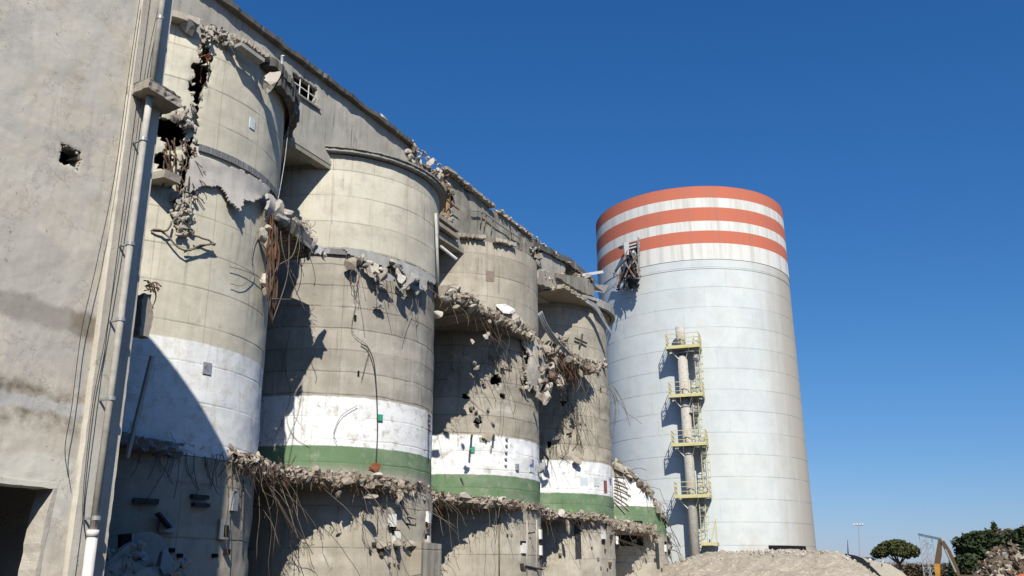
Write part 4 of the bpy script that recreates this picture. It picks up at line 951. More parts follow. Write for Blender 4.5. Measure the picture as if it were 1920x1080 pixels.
# roof
rg = random.Random(9)
mb = MB(); n = 150
vs = []
for k in range(n+1):
    y = 7.6+(30.7-7.6)*k/n; e = .24+.07*nz((y, 0, 5), 1.5)+.05*nz((y, 0, 5), 7.)
    for p in ((XG+e, 19.42), (XG+e+.02, 19.57+.07*nz((y, 3, 5), 2.)+.05*nz((y, 3, 5), 8.)), (-24.6, 19.6), (-24.6, 19.45)): vs.append((p[0], y, p[1]))
mb.add(vs, [(k*4+j, (k+1)*4+j, (k+1)*4+(j+1) % 4, k*4+(j+1) % 4) for k in range(n) for j in range(4)]+[(0, 1, 2, 3), (n*4+3, n*4+2, n*4+1, n*4)])
mb.build('roof_slab', M_DARK, gal)
def roofpiece(y0, y1, z, tilt, out, name='roof_slab', mat=M_ROUGH, zs=0.14, x1=-23.5):
    mb = MB().poly([(XG+out, y0, z), (XG+out, y1, z+tilt), (x1, y1, z+tilt), (x1, y0, z)], (0, 0, zs), .03, .2, rg, 2); return mb.build(name, mat, gal)
roofpiece(33.4, 38.2, 19.5, -.1, .25); roofpiece(38.9, YE-.2, 19.42, 0, .12); roofpiece(YE, 52, 19.40, -.05, .0, mat=M_DARK)
# felt/gravel edge bits along the roof
m1, m2 = MB(), MB()
for k in range(520):
    y = rg.uniform(14, 52); z = 19.58 if y < 30.7 else 19.5; sz = rg.uniform(.02, .05) if y < 30 else rg.uniform(.03, .12)
    rg.choice((m1, m2)).rock((XG+rg.uniform(-.1, .24), y, z+rg.uniform(-.06, .02)), sz, rg)
for k in range(150):
    y = rg.uniform(30.3, 34.2); rg.choice((m1, m2)).rock((XG+rg.uniform(-1.5, .25), y, 19.2+rg.uniform(-.3, .35)-.1*(y-30)), rg.uniform(.07, .24), rg)
m1.build('roof_rubble', M_ROUGHL, gal)['kind'] = 'stuff'; m2.build('roof_rubble', M_REBARD, gal)['kind'] = 'stuff'
for k in range(16): strand(gal, (XG+rg.uniform(-.5, .1), rg.uniform(20, 50), 19.6), rg.uniform(.2, .55), rg, M_REBARG, (rg.uniform(-.3, .3), rg.uniform(-.3, .3), 1), .008, grav=0, name='roof_tuft')
# window with muntins
wf = thing('barred_window', 'small six pane barred window high in the rooftop gallery wall', 'window', (XG, (wy0+wy1)/2, (wz0+wz1)/2)); 
mb = MB(); e = .04
for a, b in (((wy0, wz0), (wy1, wz0)), ((wy0, wz1), (wy1, wz1)), ((wy0, wz0), (wy0, wz1)), ((wy1, wz0), (wy1, wz1))): mb.bar((XG-.06, *a), (XG-.06, *b), .06)
mb.build('frame', M_PIPE, wf)
mb = MB()
for t in (1/3, 2/3): mb.bar((XG-.05, wy0+(wy1-wy0)*t, wz0), (XG-.05, wy0+(wy1-wy0)*t, wz1), .03)
mb.bar((XG-.052, wy0, wz0+.38), (XG-.052, wy1, wz0+.38), .03); mb.build('glazing_bar', M_WBOX, wf)
mb = MB().bar((XG+.04, wy0-.05, wz0-.05), (XG+.04, wy1+.1, wz0-.05), .12, .06); mb.build('sill', M_ROUGHG, wf)
# broken window timber
bw = thing('broken_window', 'broken window opening with bare timber posts in the ruined gallery', 'window', (XG, v0, 18.2))
for yy in (v0+.45, v0+.95): MB().bar((XG-.05, yy, 17.3), (XG-.03, yy+.05, 19.0), .14).build('post', M_WOOD, bw)
MB().bar((XG+.15, v0-.1, 18.05), (XG+.2, v1+.3, 17.95), .05).build('rail', M_RUST, bw)
for k in range(14): lump(bw, (XG+.05, rg.uniform(v0-.4, v1+.2), 17.25+rg.uniform(-.1, .2)), rg.uniform(.06, .16), rg, M_ROUGH, 'rubble')
# broken beams below window 2
for a, b, wd in (((812, 400), (856, 432), .28), ((818, 418), (858, 446), .2)): MB().bar(PX(*a, XG+.2), PX(*b, XG+.2), wd, .18).build('broken_beam', M_ROUGH, gal)
# gallery downpipe and roof vent
gd = thing('gallery_downpipe', 'short grey downpipe on the gallery wall left of the barred window', 'drainpipe', PX(530, 130, XG+.12))
MB().tube([PX(529, 104, XG+.12), PX(527, 150, XG+.12)], .05, 8).build('pipe', M_STEEL, gd, smooth=True); MB().rock(PX(529, 106, XG+.12), .09, rg).build('hopper', M_STEEL, gd)
rv = thing('roof_cowl', 'small pale metal cowl on the gallery roof edge', 'vent', PX(715, 224, XG))
q = PX(718, 226, XG-.1); MB().tube([q+Vector((0, -.25, .05)), q+Vector((0, .28, -.02))], .16, 10).build('cowl', M_STEEL, rv, smooth=True); MB().tube([q+Vector((0, 0, -.4)), q], .07, 8).build('stem', M_STEEL, rv)
# part D: over silo 3, mostly torn open
def P3(L_, X): return [PX(x, y, X) for x, y in L_]
mb = MB().poly(P3([(1012, 478), (1022, 470), (1045, 482), (1060, 497), (1058, 520), (1012, 512)], XG), (-.25, 0, 0), .03, .2, rg); mb.build('wall_fragment', M_GAL, gal)
mb = MB().poly(P3([(1010, 505), (1040, 512), (1075, 530), (1090, 545), (1112, 552), (1112, 562), (1080, 552), (1060, 556), (1042, 543), (1010, 532)], -18.6), (-.5, 0, 0), .05, .2, rg, 4); mb.build('torn_cornice', M_ROUGH, gal)
mb = MB().poly(P3([(1045, 512), (1062, 515), (1100, 522), (1114, 537), (1114, 556), (1098, 550), (1078, 540), (1060, 530), (1046, 520)], -18.4), (-.3, 0, 0), .03, .2, rg, 3); mb.build('torn_cornice', M_GALD, gal)
mb = MB().poly([(XG+1.75, LY[3]-5.4, 16.42), (XG+1.85, LY[3]+1.2, 16.42), (XG+1.3, LY[3]+3.0, 16.42), (XG-2.0, LY[3]+3.3, 16.42), (XG-2.0, LY[3]-5.0, 16.42)], (0, 0, .22), .05, .2, rg, 3); mb.build('floor_slab', M_ROUGH, gal)
for k in range(46): lump(gal, PX(rg.uniform(1010, 1110), rg.uniform(512, 524)+rg.uniform(0, 8), -18.7), rg.uniform(.08, .26), rg, rg.choice((M_ROUGH, M_ROUGHL, M_REBARD)), 'rubble')
for k in range(22): lump(gal, PX(rg.uniform(995, 1012), rg.uniform(465, 500), XG+.1), rg.uniform(.08, .22), rg, rg.choice((M_ROUGH, M_ROUGHG)), 'rubble')
MB().poly(P3([(1000, 450), (1040, 470), (1075, 487), (1120, 530), (1112, 532), (1070, 497), (1030, 475), (1000, 462)], XG+.15), (-.3, 0, 0), .03, .2, rg).build('roof_edge', M_DARK, gal)
for x, y in ((912, 402), (925, 410), (960, 430), (980, 445), (905, 395)): MB().tube([PX(x, y, XG+.1), PX(x-4, y+24, XG+.12)], .03, 5).build('rust_stub', M_REBARG, gal)
MB().tube(sub([PX(x, y, XG+.15) for x, y in ((885, 395), (905, 398), (935, 420), (975, 447))], 4), .035, 6).build('roof_conduit', M_STEEL, gal)
o = MB().bar(PX(1085, 517, -19), PX(1128, 510, -18.6), .24, .16).build('steel_beam', M_WBOX); tag(o, 'pale steel beam poking out from the gallery end towards the striped silo', 'beam')
o = MB().poly([PX(1112, 535, -19.0), PX(1140, 536, -18.4), PX(1133, 549, -18.6), PX(1113, 546, -19.1)], (0, 0, .05)).build('metal_plate', M_ROUGHG); tag(o, 'grey metal plate jutting from the end of the ruined gallery', 'metal plate')

# ------------------------------------------------------------------ stump rubble (silo 4)
rg = random.Random(55); ms = [MB(), MB(), MB()]
for k in range(420):
    th = rg.uniform(-1.5, 1.75); z = top4(th); r = R+rg.uniform(-.5, .18)
    rg.choice(ms).rock((-D+r*cos(th), LY[4]+r*sin(th), z+rg.uniform(-.25, .15)), rg.uniform(.07, .3)*(1 if rg.random() < .9 else 1.6), rg)
for m_, mm in zip(ms, (M_ROUGH, M_ROUGHL, M_REBARD)): m_.build('edge_rubble', mm, SIL[4])['kind'] = 'stuff'
for k in range(70):
    th = rg.uniform(-1.2, 1.5); z = top4(th); strand(SIL[4], (-D+R*cos(th), LY[4]+R*sin(th), z), rg.uniform(.5, 2.6), rg, rg.choice((M_REBAR, M_REBARG, M_REBARG)), (cos(th)*.5, rg.uniform(.0, .9), rg.uniform(-.8, .3)), .017, curl=.3)
for k in range(30):
    th = rg.uniform(.9, 1.4); z = rg.uniform(.5, 4.5); lump(SIL[4], (-D+(R+.05)*cos(th), LY[4]+(R+.05)*sin(th), z), rg.uniform(.06, .22), rg, M_ROUGH, 'spalled_chunk')
mb = MB()
for k in range(9): mb.bar(S(4, 1152, 893+k*6, .06), S(4, 1155+rg.uniform(15, 40), 898+k*8+rg.uniform(-3, 3), .08), .05, .04)
mb.build('torn_strips', M_ROUGH, SIL[4])

# ------------------------------------------------------------------ big striped silo
bs = thing('striped_silo', 'huge pale blue silo with three red stripes round its top', 'silo', (BC[0], BC[1], 0))
N = 200
def band(z0, z1, r, name, smooth=True):
    m = MB(); L_ = max(2, int((z1-z0)/2)+1)
    m.add([(BC[0]+r*cos(2*pi*k/N), BC[1]+r*sin(2*pi*k/N), z0+(z1-z0)*l/(L_-1)) for l in range(L_) for k in range(N)], [(l*N+k, l*N+(k+1) % N, (l+1)*N+(k+1) % N, (l+1)*N+k) for l in range(L_-1) for k in range(N)])
    return m.build(name, M_BIG, bs, smooth=smooth)
band(0, 27.72, BR, 'shell'); band(27.70, BH, BR+.035, 'top_cladding'); band(26.86, 26.93, BR+.03, 'joint_band')
# doorway cut at the foot
dth = [angle for angle in (0,)]
pd0, pd1 = BIG(1441, 1028), BIG(1511, 1028); t0, t1 = atan2(pd0.y-BC[1], pd0.x-BC[0]), atan2(pd1.y-BC[1], pd1.x-BC[0])
mb = MB(); mb.add([(BC[0]+(BR+.04)*cos(2*pi*k/N), BC[1]+(BR+.04)*sin(2*pi*k/N), BH+.002) for k in range(N)], [tuple(range(N))]); mb.build('roof', M_ROUGHG, bs)
mb = MB(); vs = []; n = 14
for k in range(n+1):
    th = t0+(t1-t0)*k/n
    for r, z in ((BR+.02, .0), (BR+.02, 4.22)): vs.append((BC[0]+r*cos(th), BC[1]+r*sin(th), z))
mb.add(vs, [(2*k, 2*k+2, 2*k+3, 2*k+1) for k in range(n)]); o = mb.build('doorway', M_BLACK, bs)
ringv = MB(); 
# riser duct, platforms, ladders
def bframe(x, y):
    p = BIG(x, y); th = atan2(p.y-BC[1], p.x-BC[0]); return Vector((BC[0]+BR*cos(th), BC[1]+BR*sin(th), 0)), Vector((cos(th), sin(th), 0)), Vector((-sin(th), cos(th), 0))
O_, nn, tt = bframe(1296, 840)
def Q(t, d, z): return O_+tt*t+nn*d+Vector((0, 0, z))
du = thing('riser_duct', 'pale vertical duct climbing the front of the striped silo', 'duct', Q(0, .8, 0))
MB().tube([Q(-.14, .85, 0), Q(-.14, .85, 19.2)], .40, 20).build('duct', M_PIPE, du, smooth=True)
MB().tube([Q(-.18, .95, 19.6), Q(-.18, .95, 21.6)], .38, 20).build('top_cap', M_PIPE, du, smooth=True)
for z in (19.4, 15.0, 11.2, 7.4): MB().tube([Q(-.14, .85, z-.06), Q(-.14, .85, z+.06)], .46, 20).build('flange', M_STEEL, du, smooth=False)
MB().tube(sub([Q(-.14, .85, 3.0), Q(-.4, .95, 2.3), Q(-1.1, 1.1, 1.6), Q(-1.6, 1.2, .9)], 5), .42, 18).build('elbow', M_PIPE, du, smooth=True)
MB().tube([Q(-1.25, 1.1, 1.5), Q(-1.45, 1.2, 1.2)], .5, 18).build('flange', M_STEEL, du)
plevels = (19.75, 15.75, 11.85, 7.85)
for k, z in enumerate(plevels):
    pf = thing('access_platform', 'yellow railed steel platform on the striped silo, %s' % ('topmost of the four', 'second from the top', 'third from the top, above the lowest', 'lowest of the four full ones')[k], 'platform', Q(.1, .8, z), 'yellow platforms up the striped silo')
    ta, tb, dd = -1.3, 1.35, 1.75
    MB().box((0, 0, 0), (0, 0, 0)).v
    m = MB(); m.add([Q(t, d, z+h) for h in (0, .05) for t, d in ((ta, .05), (tb, .05), (tb, dd), (ta, dd))], [(3, 2, 1, 0), (4, 5, 6, 7), (0, 1, 5, 4), (1, 2, 6, 5), (2, 3, 7, 6), (3, 0, 4, 7)]); m.build('deck', M_STEEL, pf)
    m = MB(); m.bar(Q(ta, dd, z+.02), Q(tb, dd, z+.02), .07, .26); m.bar(Q(ta, .05, z+.02), Q(ta, dd, z+.02), .07, .26); m.bar(Q(tb, .05, z+.02), Q(tb, dd, z+.02), .07, .26); m.build('edge_beam', M_YELLOW, pf)
    m = MB()
    for t, d in ((ta, dd), (tb, dd), (ta, .2), (tb, .2), (0, dd), (ta, 1.), (tb, 1.)): m.bar(Q(t, d, z), Q(t, d, z+1.12), .05)
    m.build('post', M_YELLOW, pf)
    m = MB()
    for h in (.4, .75, 1.12):
        m.bar(Q(ta, dd, z+h), Q(tb, dd, z+h), .035 if h < 1 else .05); m.bar(Q(ta, .1, z+h), Q(ta, dd, z+h), .04); m.bar(Q(tb, .1, z+h), Q(tb, dd, z+h), .04)
    m.build('handrail', M_YELLOW, pf)
    m = MB()
    for t in (ta+.15, .55): m.bar(Q(t, dd-.1, z), Q(-.14+(-.3 if t < 0 else .3), 1.1, z-.85), .06)
    m.build('brace', M_WBOX, pf)
# small bottom platform
pf = thing('access_platform', 'small low yellow platform at the foot of the striped silo ladder', 'platform', Q(1.1, .8, 4.4), 'yellow platforms up the striped silo')
z = 4.3; m = MB().add([Q(t, d, z+h) for h in (0, .05) for t, d in ((.45, .05), (1.65, .05), (1.65, 1.4), (.45, 1.4))], [(3, 2, 1, 0), (4, 5, 6, 7), (0, 1, 5, 4), (1, 2, 6, 5), (2, 3, 7, 6), (3, 0, 4, 7)]); m.build('deck', M_STEEL, pf)
m = MB(); m.bar(Q(.45, 1.4, z), Q(1.65, 1.4, z), .07, .24); m.bar(Q(1.65, .1, z), Q(1.65, 1.4, z), .07, .24); m.build('edge_beam', M_YELLOW, pf)
m = MB(); m.bar(Q(1.65, 1.4, z), Q(1.65, 1.4, z+1.8), .06); m.bar(Q(1.65, 1.4, z+1.8), Q(1.2, 1.4, z+.1), .05); m.bar(Q(.45, 1.4, z), Q(.45, 1.4, z+1.1), .05); m.bar(Q(.45, 1.4, z+1.1), Q(1.65, 1.4, z+1.1), .04); m.build('handrail', M_YELLOW, pf)
rg = random.Random(3)
for k, (za, zb) in enumerate(((15.8, 20.8), (11.9, 16.8), (7.9, 12.9), (4.35, 8.9))):
    ld = thing('caged_ladder', 'yellow caged ladder on the striped silo, %s' % ('between the two topmost platforms', 'between second and third platforms', 'between third and lowest full platforms', 'above the small low platform')[k], 'ladder', Q(1.0, .8, za), 'caged ladders up the striped silo')
    t0_ = 1.12 if k % 2 == 0 else .72; dd = 1.25
    m = MB(); m.bar(Q(t0_-.22, dd, za), Q(t0_-.22, dd, zb), .05); m.bar(Q(t0_+.22, dd, za), Q(t0_+.22, dd, zb), .05); m.build('rail', M_YELLOW, ld)
    z = za+.3
    while z < zb: MB().bar(Q(t0_-.22, dd, z), Q(t0_+.22, dd, z), .03).build('rung', M_STEEL, ld); z += .3
    m = MB(); z = za+1.4
    while z < zb-.1:
        m.tube([Q(t0_+.36*cos(a)*1.0, dd-.36+.36*sin(a)-.0, z) for a in [pi/2+2*pi*j/12 for j in range(13)]], .02, 4, cap=False); z += .6
    for a in (0, .9, -1.5, 3.14, 2.2): m.bar(Q(t0_+.36*cos(a), dd-.36+.36*sin(a), za+1.4), Q(t0_+.36*cos(a), dd-.36+.36*sin(a), zb-.2), .02)
    m.build('cage', M_YELLOW, ld)
# cabinets/motors under platforms
for z, t in ((18.9, .95), (11.1, .95), (3.4, 1.05), (14.6, .6), (7.0, .6)):
    o = MB().rock(Q(t, 1.0, z), (.42, .36, .36), rg, 5).build('motor_housing', M_STEEL); tag(o, 'grey motor housing under the %s platform of the striped silo' % {18.9: 'topmost', 14.6: 'second', 11.1: 'third', 7.0: 'lowest full', 3.4: 'small low'}[z], 'motor', 'motor housings on the duct')
# wreck of the conveyor head on the big silo
wr = thing('conveyor_wreck', 'mangled grey steel frame hanging from the upper left of the striped silo', 'steel wreck', BIG(1185, 500, .5))
rg = random.Random(91)
def B(x, y, d): return BIG(x, y, d)
MB().poly([B(x, y, .04) for x, y in ((1174, 458), (1199, 452), (1199, 500), (1196, 520), (1176, 515))], BIG(1185, 480, .1)-BIG(1185, 480, .04)).build('opening', M_BLACK, wr)
MB().poly([B(x, y, .7) for x, y in ((1168, 456), (1178, 455), (1178, 478), (1171, 480))], (.1, -.1, 0)).build('side_plate', M_WBOX, wr)
for k in range(5): MB().bar(B(1178, 461+k*6, .5), B(1199, 455+k*6, .6), .12, .12).build('louvre', M_WBOX if k < 2 else M_DSTEEL, wr)
barsl = (((1150, 512), (1178, 523)), ((1176, 470), (1152, 540)), ((1188, 475), (1158, 540)), ((1198, 478), (1176, 508)), ((1174, 500), (1196, 478)), ((1160, 540), (1164, 505)), ((1153, 508), (1180, 480)), ((1196, 500), (1198, 525)), ((1176, 520), (1198, 522)), ((1172, 492), (1190, 520)), ((1162, 515), (1176, 540)), ((1182, 470), (1200, 508)), ((1197, 445), (1198, 520)), ((1156, 543), (1175, 541)), ((1168, 500), (1160, 535)), ((1185, 490), (1172, 520)))
for k, (a, b) in enumerate(barsl): MB().bar(B(*a, rg.uniform(.5, 1.8)), B(*b, rg.uniform(.7, 1.8)), rg.uniform(.1, .24), .1).build('truss_bar', (M_STEEL, M_WRECK, M_DSTEEL, M_WRECK)[k % 4], wr)
for k in range(22): lump(wr, B(1183+rg.gauss(0, 8), 505+rg.gauss(0, 16), rg.uniform(.3, 1.2)), rg.uniform(.2, .5), rg, rg.choice((M_DSTEEL, M_DSTEEL, M_WRECK, M_STEEL)), 'crumpled_plate')
for k in range(12): strand(wr, B(1180+rg.gauss(0, 10), 520, .8), rg.uniform(.8, 2.4), rg, M_DSTEEL, (rg.uniform(-1, 1), rg.uniform(-.5, .5), -.7), .04, name='cable_end')

# ------------------------------------------------------------------ mounds on the right
def mmat(name, a, b, c, sc_=1):
    n = NT(name); f = n.noise(n.tc, .5*sc_, 6, .6); h = n.noise(n.tc, 4*sc_, 6, .7); v = n.t.nodes.new('ShaderNodeTexVoronoi'); n.put(v.inputs['Vector'], n.tc); v.inputs['Scale'].default_value = 3.2
    col = n.mix(n.rng(f, .35, .65), a, b); col = n.mix(n.rng(h, .45, .72), col, c); col = n.mix(n.rng(v.outputs['Distance'], .25, .1), col, tuple(min(1, x*1.25) for x in a))
    return n.out(col, .95, n.m('ADD', h, n.m('MULTIPLY', v.outputs['Distance'], -.4)), .8, .12)
M_MOUND = mmat('crushed_concrete_gravel', (.46, .40, .31), (.37, .32, .25), (.26, .22, .17))
ridge = [(-24, 2.2), (-19, 2.6), (-17.5, 2.95), (-15.85, 3.33), (-13.5, 3.36), (-11.75, 3.40), (-8.2, 3.25), (-7.45, 3.03), (-6.7, 2.5), (-5.8, 1.8), (-4.5, .8), (-3, 0), (0, 0)]
def rz(x):
    for (a, za), (b, zb) in zip(ridge, ridge[1:]):
        if a <= x <= b: return za+(zb-za)*(x-a)/(b-a)
    return 0
mb = MB(); nx, ny = 150, 90
for j in range(ny+1):
    for k in range(nx+1):
        X = -24+24*k/nx; Y = 50+22*j/ny
        s = 1-min(1, abs(Y-62)/(11.5))**1.6
        z = rz(X*62/Y if Y > 40 else X)*max(0, s)
        z += (.18*noise.fractal(Vector((X, Y, 0))*.7, .6, 2.1, 6)+.05*nz((X, Y, 0), 4))*(1 if z > .2 else 0)
        mb.v.append(Vector((X, Y, z-.02)))
mb.f = [(j*(nx+1)+k, j*(nx+1)+k+1, (j+1)*(nx+1)+k+1, (j+1)*(nx+1)+k) for j in range(ny) for k in range(nx)]
o = mb.build('gravel_mound', M_MOUND, smooth=True); tag(o, 'long pale mound of crushed concrete below the striped silo', 'mound', kind='stuff')
rg = random.Random(17); mb = MB()
for k in range(900):
    X = rg.uniform(-18, -4); Y = 62+rg.gauss(0, 1.5); s = 1-min(1, abs(Y-62)/11.5)**1.6; mb.rock((X, Y, rz(X*62/Y)*s+rg.uniform(-.02, .05)), rg.uniform(.03, .13), rg, 5)
o = mb.build('mound_stones', M_ROUGHL); tag(o, 'loose stones scattered over the pale mound below the striped silo', 'stones', kind='stuff')
# tilted pale slab pile; the shade on its side is painted black
sp = thing('tilted_slab', 'pale sloping concrete ramp with the shade on its side painted black, right of the gravel mound', 'concrete ramp', PY(1650, 1060, 68))
P = [PY(x, y, 68) for x, y in ((1612, 1044), (1640, 1052), (1662, 1056), (1690, 1071), (1712, 1092), (1655, 1092))]
MB().poly(P, (0, 3, -.35), .02, .3, random.Random(3)).build('slab', concrete('pale_ramp', (.42, .39, .32), (.50, .46, .38), (.33, .3, .25), seed=71, streak=0), sp)
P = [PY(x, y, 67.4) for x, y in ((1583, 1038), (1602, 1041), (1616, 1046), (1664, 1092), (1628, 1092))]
MB().poly(P, (0, .5, 0), .01, .3, random.Random(4)).build('shaded_side', plain('painted_side_shade', (.012, .014, .018), .6), sp)
MB().poly([PY(x, y, 75) for x, y in ((1612, 1045), (1635, 1045), (1642, 1050), (1612, 1049))], (0, 1, 0)).build('far_lip', M_DSTEEL, sp)
for x, y in ((1632, 1047), (1656, 1051)): MB().rock(PY(x, y+3, 67.8), .11, rg).build('stone', M_WBOX, sp)
# rubble heap at the right
h = PY(1850, 1040, 74)
heap('rubble_heap', 'brown heap of broken bricks and concrete below the dark trees at right', 1.7, 74, 3.9, 4, 3.5, 2200, .05, .28, (M_HEAP, M_HEAP, M_ROUGH), 62).location
o = MB().rock(PY(1884, 1041, 73.4), .24, rg).build('white_block', M_WBOX); tag(o, 'white block on top of the brown rubble heap at right', 'block')
o = thing('safety_barrel', 'bright orange plastic barrel at the bottom right corner', 'barrel', PY(1916, 1092, 40))
mb = MB(); q = PY(1919, 1078, 40); prof = [(.0, .0), (.3, .0), (.3, .25), (.26, .3), (.28, .6), (.24, .65), (.25, .95), (.18, 1.02), (0, 1.02)]
n = 16; mb.add([(q.x+r*cos(2*pi*k/n), q.y+r*sin(2*pi*k/n), q.z-1.0+z) for r, z in prof for k in range(n)], [(a*n+k, a*n+(k+1) % n, (a+1)*n+(k+1) % n, (a+1)*n+k) for a in range(len(prof)-1) for k in range(n)]); mb.build('barrel', plain('orange_plastic', (.75, .17, .07), .5), o)
mb = MB(); mb.box((q.x-.35, q.y-.35, 0), (q.x+.35, q.y+.35, q.z-1.0), jit=.05, rg=rg); mb.build('footing', M_ROUGH, o)

# ------------------------------------------------------------------ excavator
M_EXY = plain('excavator_yellow', (.50, .25, .04), .5, var=.3, scale=2); M_EXD = plain('dusty_brown_steel', (.12, .08, .045), .7, var=.3)
YX = 110
exv = thing('excavator', 'tracked yellow excavator whose folded arm rises beside the rubble heap', 'excavator', (PY(1895, 1090, YX).x, YX, 0))
cx = exv.location.x
for s in (-1.3, 1.3):
    m = MB(); pr = [(cx-2.2, .45), (cx-1.9, .12), (cx-1.5, 0), (cx+1.5, 0), (cx+1.9, .12), (cx+2.2, .45), (cx+1.9, .85), (cx+1.5, .95), (cx-1.5, .95), (cx-1.9, .85)]
    m.poly([(x, YX+s-.3, z) for x, z in pr], (0, .6, 0)).build('track', M_DSTEEL, exv)
MB().poly([(cx-1.6, YX-1.3, 1.1), (cx+2.4, YX-1.3, 1.1), (cx+2.5, YX-1.3, 1.8), (cx+2.2, YX-1.3, 2.3), (cx-.2, YX-1.3, 2.3), (cx-1.6, YX-1.3, 1.9)], (0, 2.6, 0)).build('body', M_EXY, exv)
cb = MB().poly([(cx-1.7, YX-1.3, 1.12), (cx-.3, YX-1.3, 1.12), (cx-.3, YX-1.3, 2.95), (cx-1.4, YX-1.3, 2.95), (cx-1.75, YX-1.3, 2.1)], (0, 1, 0)).build('cab', M_EXY, exv)
MB().poly([(cx-1.6, YX-1.32, 1.9), (cx-.45, YX-1.32, 1.9), (cx-.45, YX-1.32, 2.8), (cx-1.35, YX-1.32, 2.8)], (0, .01, 0)).build('window', M_DSTEEL, cb)
def arm(pts, wds, mat, name, yo=0, th=.5):
    m = MB(); L_ = []; R_ = []
    for k, (p, wd) in enumerate(zip(pts, wds)):
        a = pts[max(0, k-1)]; b = pts[min(len(pts)-1, k+1)]; d = (b-a).normalized(); nrm = Vector((-d.z, 0, d.x)); L_.append(p+nrm*wd/2+Vector((0, yo-th/2, 0))); R_.append(p-nrm*wd/2+Vector((0, yo-th/2, 0)))
    return m.poly(L_+R_[::-1], (0, th, 0)).build(name, mat, exv)
pk = PY(1765, 1013, YX)
arm([Vector((cx-.9, YX, 1.7)), PY(1800, 1082, YX), PY(1793, 1068, YX), PY(1778, 1035, YX), pk+Vector((.1, 0, -.1))], (.5, .5, .5, .55, .35), M_EXD, 'boom')
arm([pk+Vector((-.1, 0, .1)), PY(1760, 1040, YX), PY(1757, 1058, YX)], (.35, .58, .55), M_EXD, 'stick', .1)
arm([PY(1757, 1057, YX), PY(1758, 1070, YX), PY(1759, 1092, YX)], (.55, .5, .4), M_EXY, 'stick_end', .1, .55)
MB().tube([PY(1792, 1073, YX-.5), PY(1772, 1030, YX-.5)], .1, 8).build('hydraulic_cylinder', M_STEEL, exv)
q = PY(1759, 1092, YX); MB().poly([q+Vector((-.6, -.6, 0)), q+Vector((.5, -.6, 0)), q+Vector((.3, -.6, -.9)), q+Vector((-.4, -.6, -1.1)), q+Vector((-.9, -.6, -.6))], (0, 1.2, 0)).build('bucket', M_DSTEEL, exv)

# ------------------------------------------------------------------ far masts
def lattice(name, label, x, y, Y, zt, wd):
    q = PY(x, y, Y); t = thing(name, label, 'lattice tower', (q.x, Y, 0)); m = MB(); b = MB()
    c = [(q.x+a*wd/2, Y+e*wd/2) for a, e in ((-1, -1), (1, -1), (1, 1), (-1, 1))]
    for X_, Y_ in c: m.bar((X_, Y_, 0), (X_, Y_, zt), .07)
    z = 0; k = 0
    while z < zt-.8:
        for j in range(4):
            A_, B_ = c[j], c[(j+1) % 4]; b.bar((*A_, z), (*B_, z+.8) if k % 2 else (*B_, z), .045); b.bar((*B_, z), (*A_, z+.8), .045)
        z += .8; k += 1
    m.build('leg', M_LAT, t); b.build('bracing', M_LAT, t); return t
M_LAT = plain('pale_lattice_steel', (.42, .42, .44), .6, .2)
za = PY(1728, 1003, 150).z
lattice('lattice_tower', 'left pale lattice tower of the gantry behind the excavator', 1728, 1003, 150, za, .75)
lattice('lattice_tower', 'right pale lattice tower of the gantry beside the excavator arm', 1741, 1003, 150, za-.3, .75)
o = MB().bar(PY(1722, 1002, 150), PY(1764, 1011, 149), .25, .35).build('gantry_beam', plain('teal_beam', (.16, .25, .30), .6)); tag(o, 'blue grey beam across the tops of the lattice towers', 'beam')
fm = thing('floodlight_mast', 'tall slim floodlight mast with a ring of lamps, left of the umbrella pine', 'light mast', (PY(1612, 1080, 240).x, 240, 0))
q = PY(1610, 984, 240); MB().tube([(fm.location.x, 240, 0), q], .2, 8, r2=.1).build('pole', M_LAT, fm)
MB().bar(q+Vector((-1.0, 0, -.1)), q+Vector((1.0, 0, -.1)), .15).build('crossarm', M_LAT, fm)
for s in (-.95, -.35, .35, .95): MB().bar(q+Vector((s-.18, -.1, .15)), q+Vector((s+.18, -.1, .15)), .25, .3).build('lamp', M_WBOX, fm)
o = thing('spire_antenna', 'tiny dark pointed antenna on the horizon left of the floodlight mast', 'antenna', (PY(1591, 1080, 300).x, 300, 0))
MB().tube([(o.location.x, 300, 0), PY(1589, 1012, 300)], .55, 6, r2=.05).build('mast', M_DSTEEL, o)

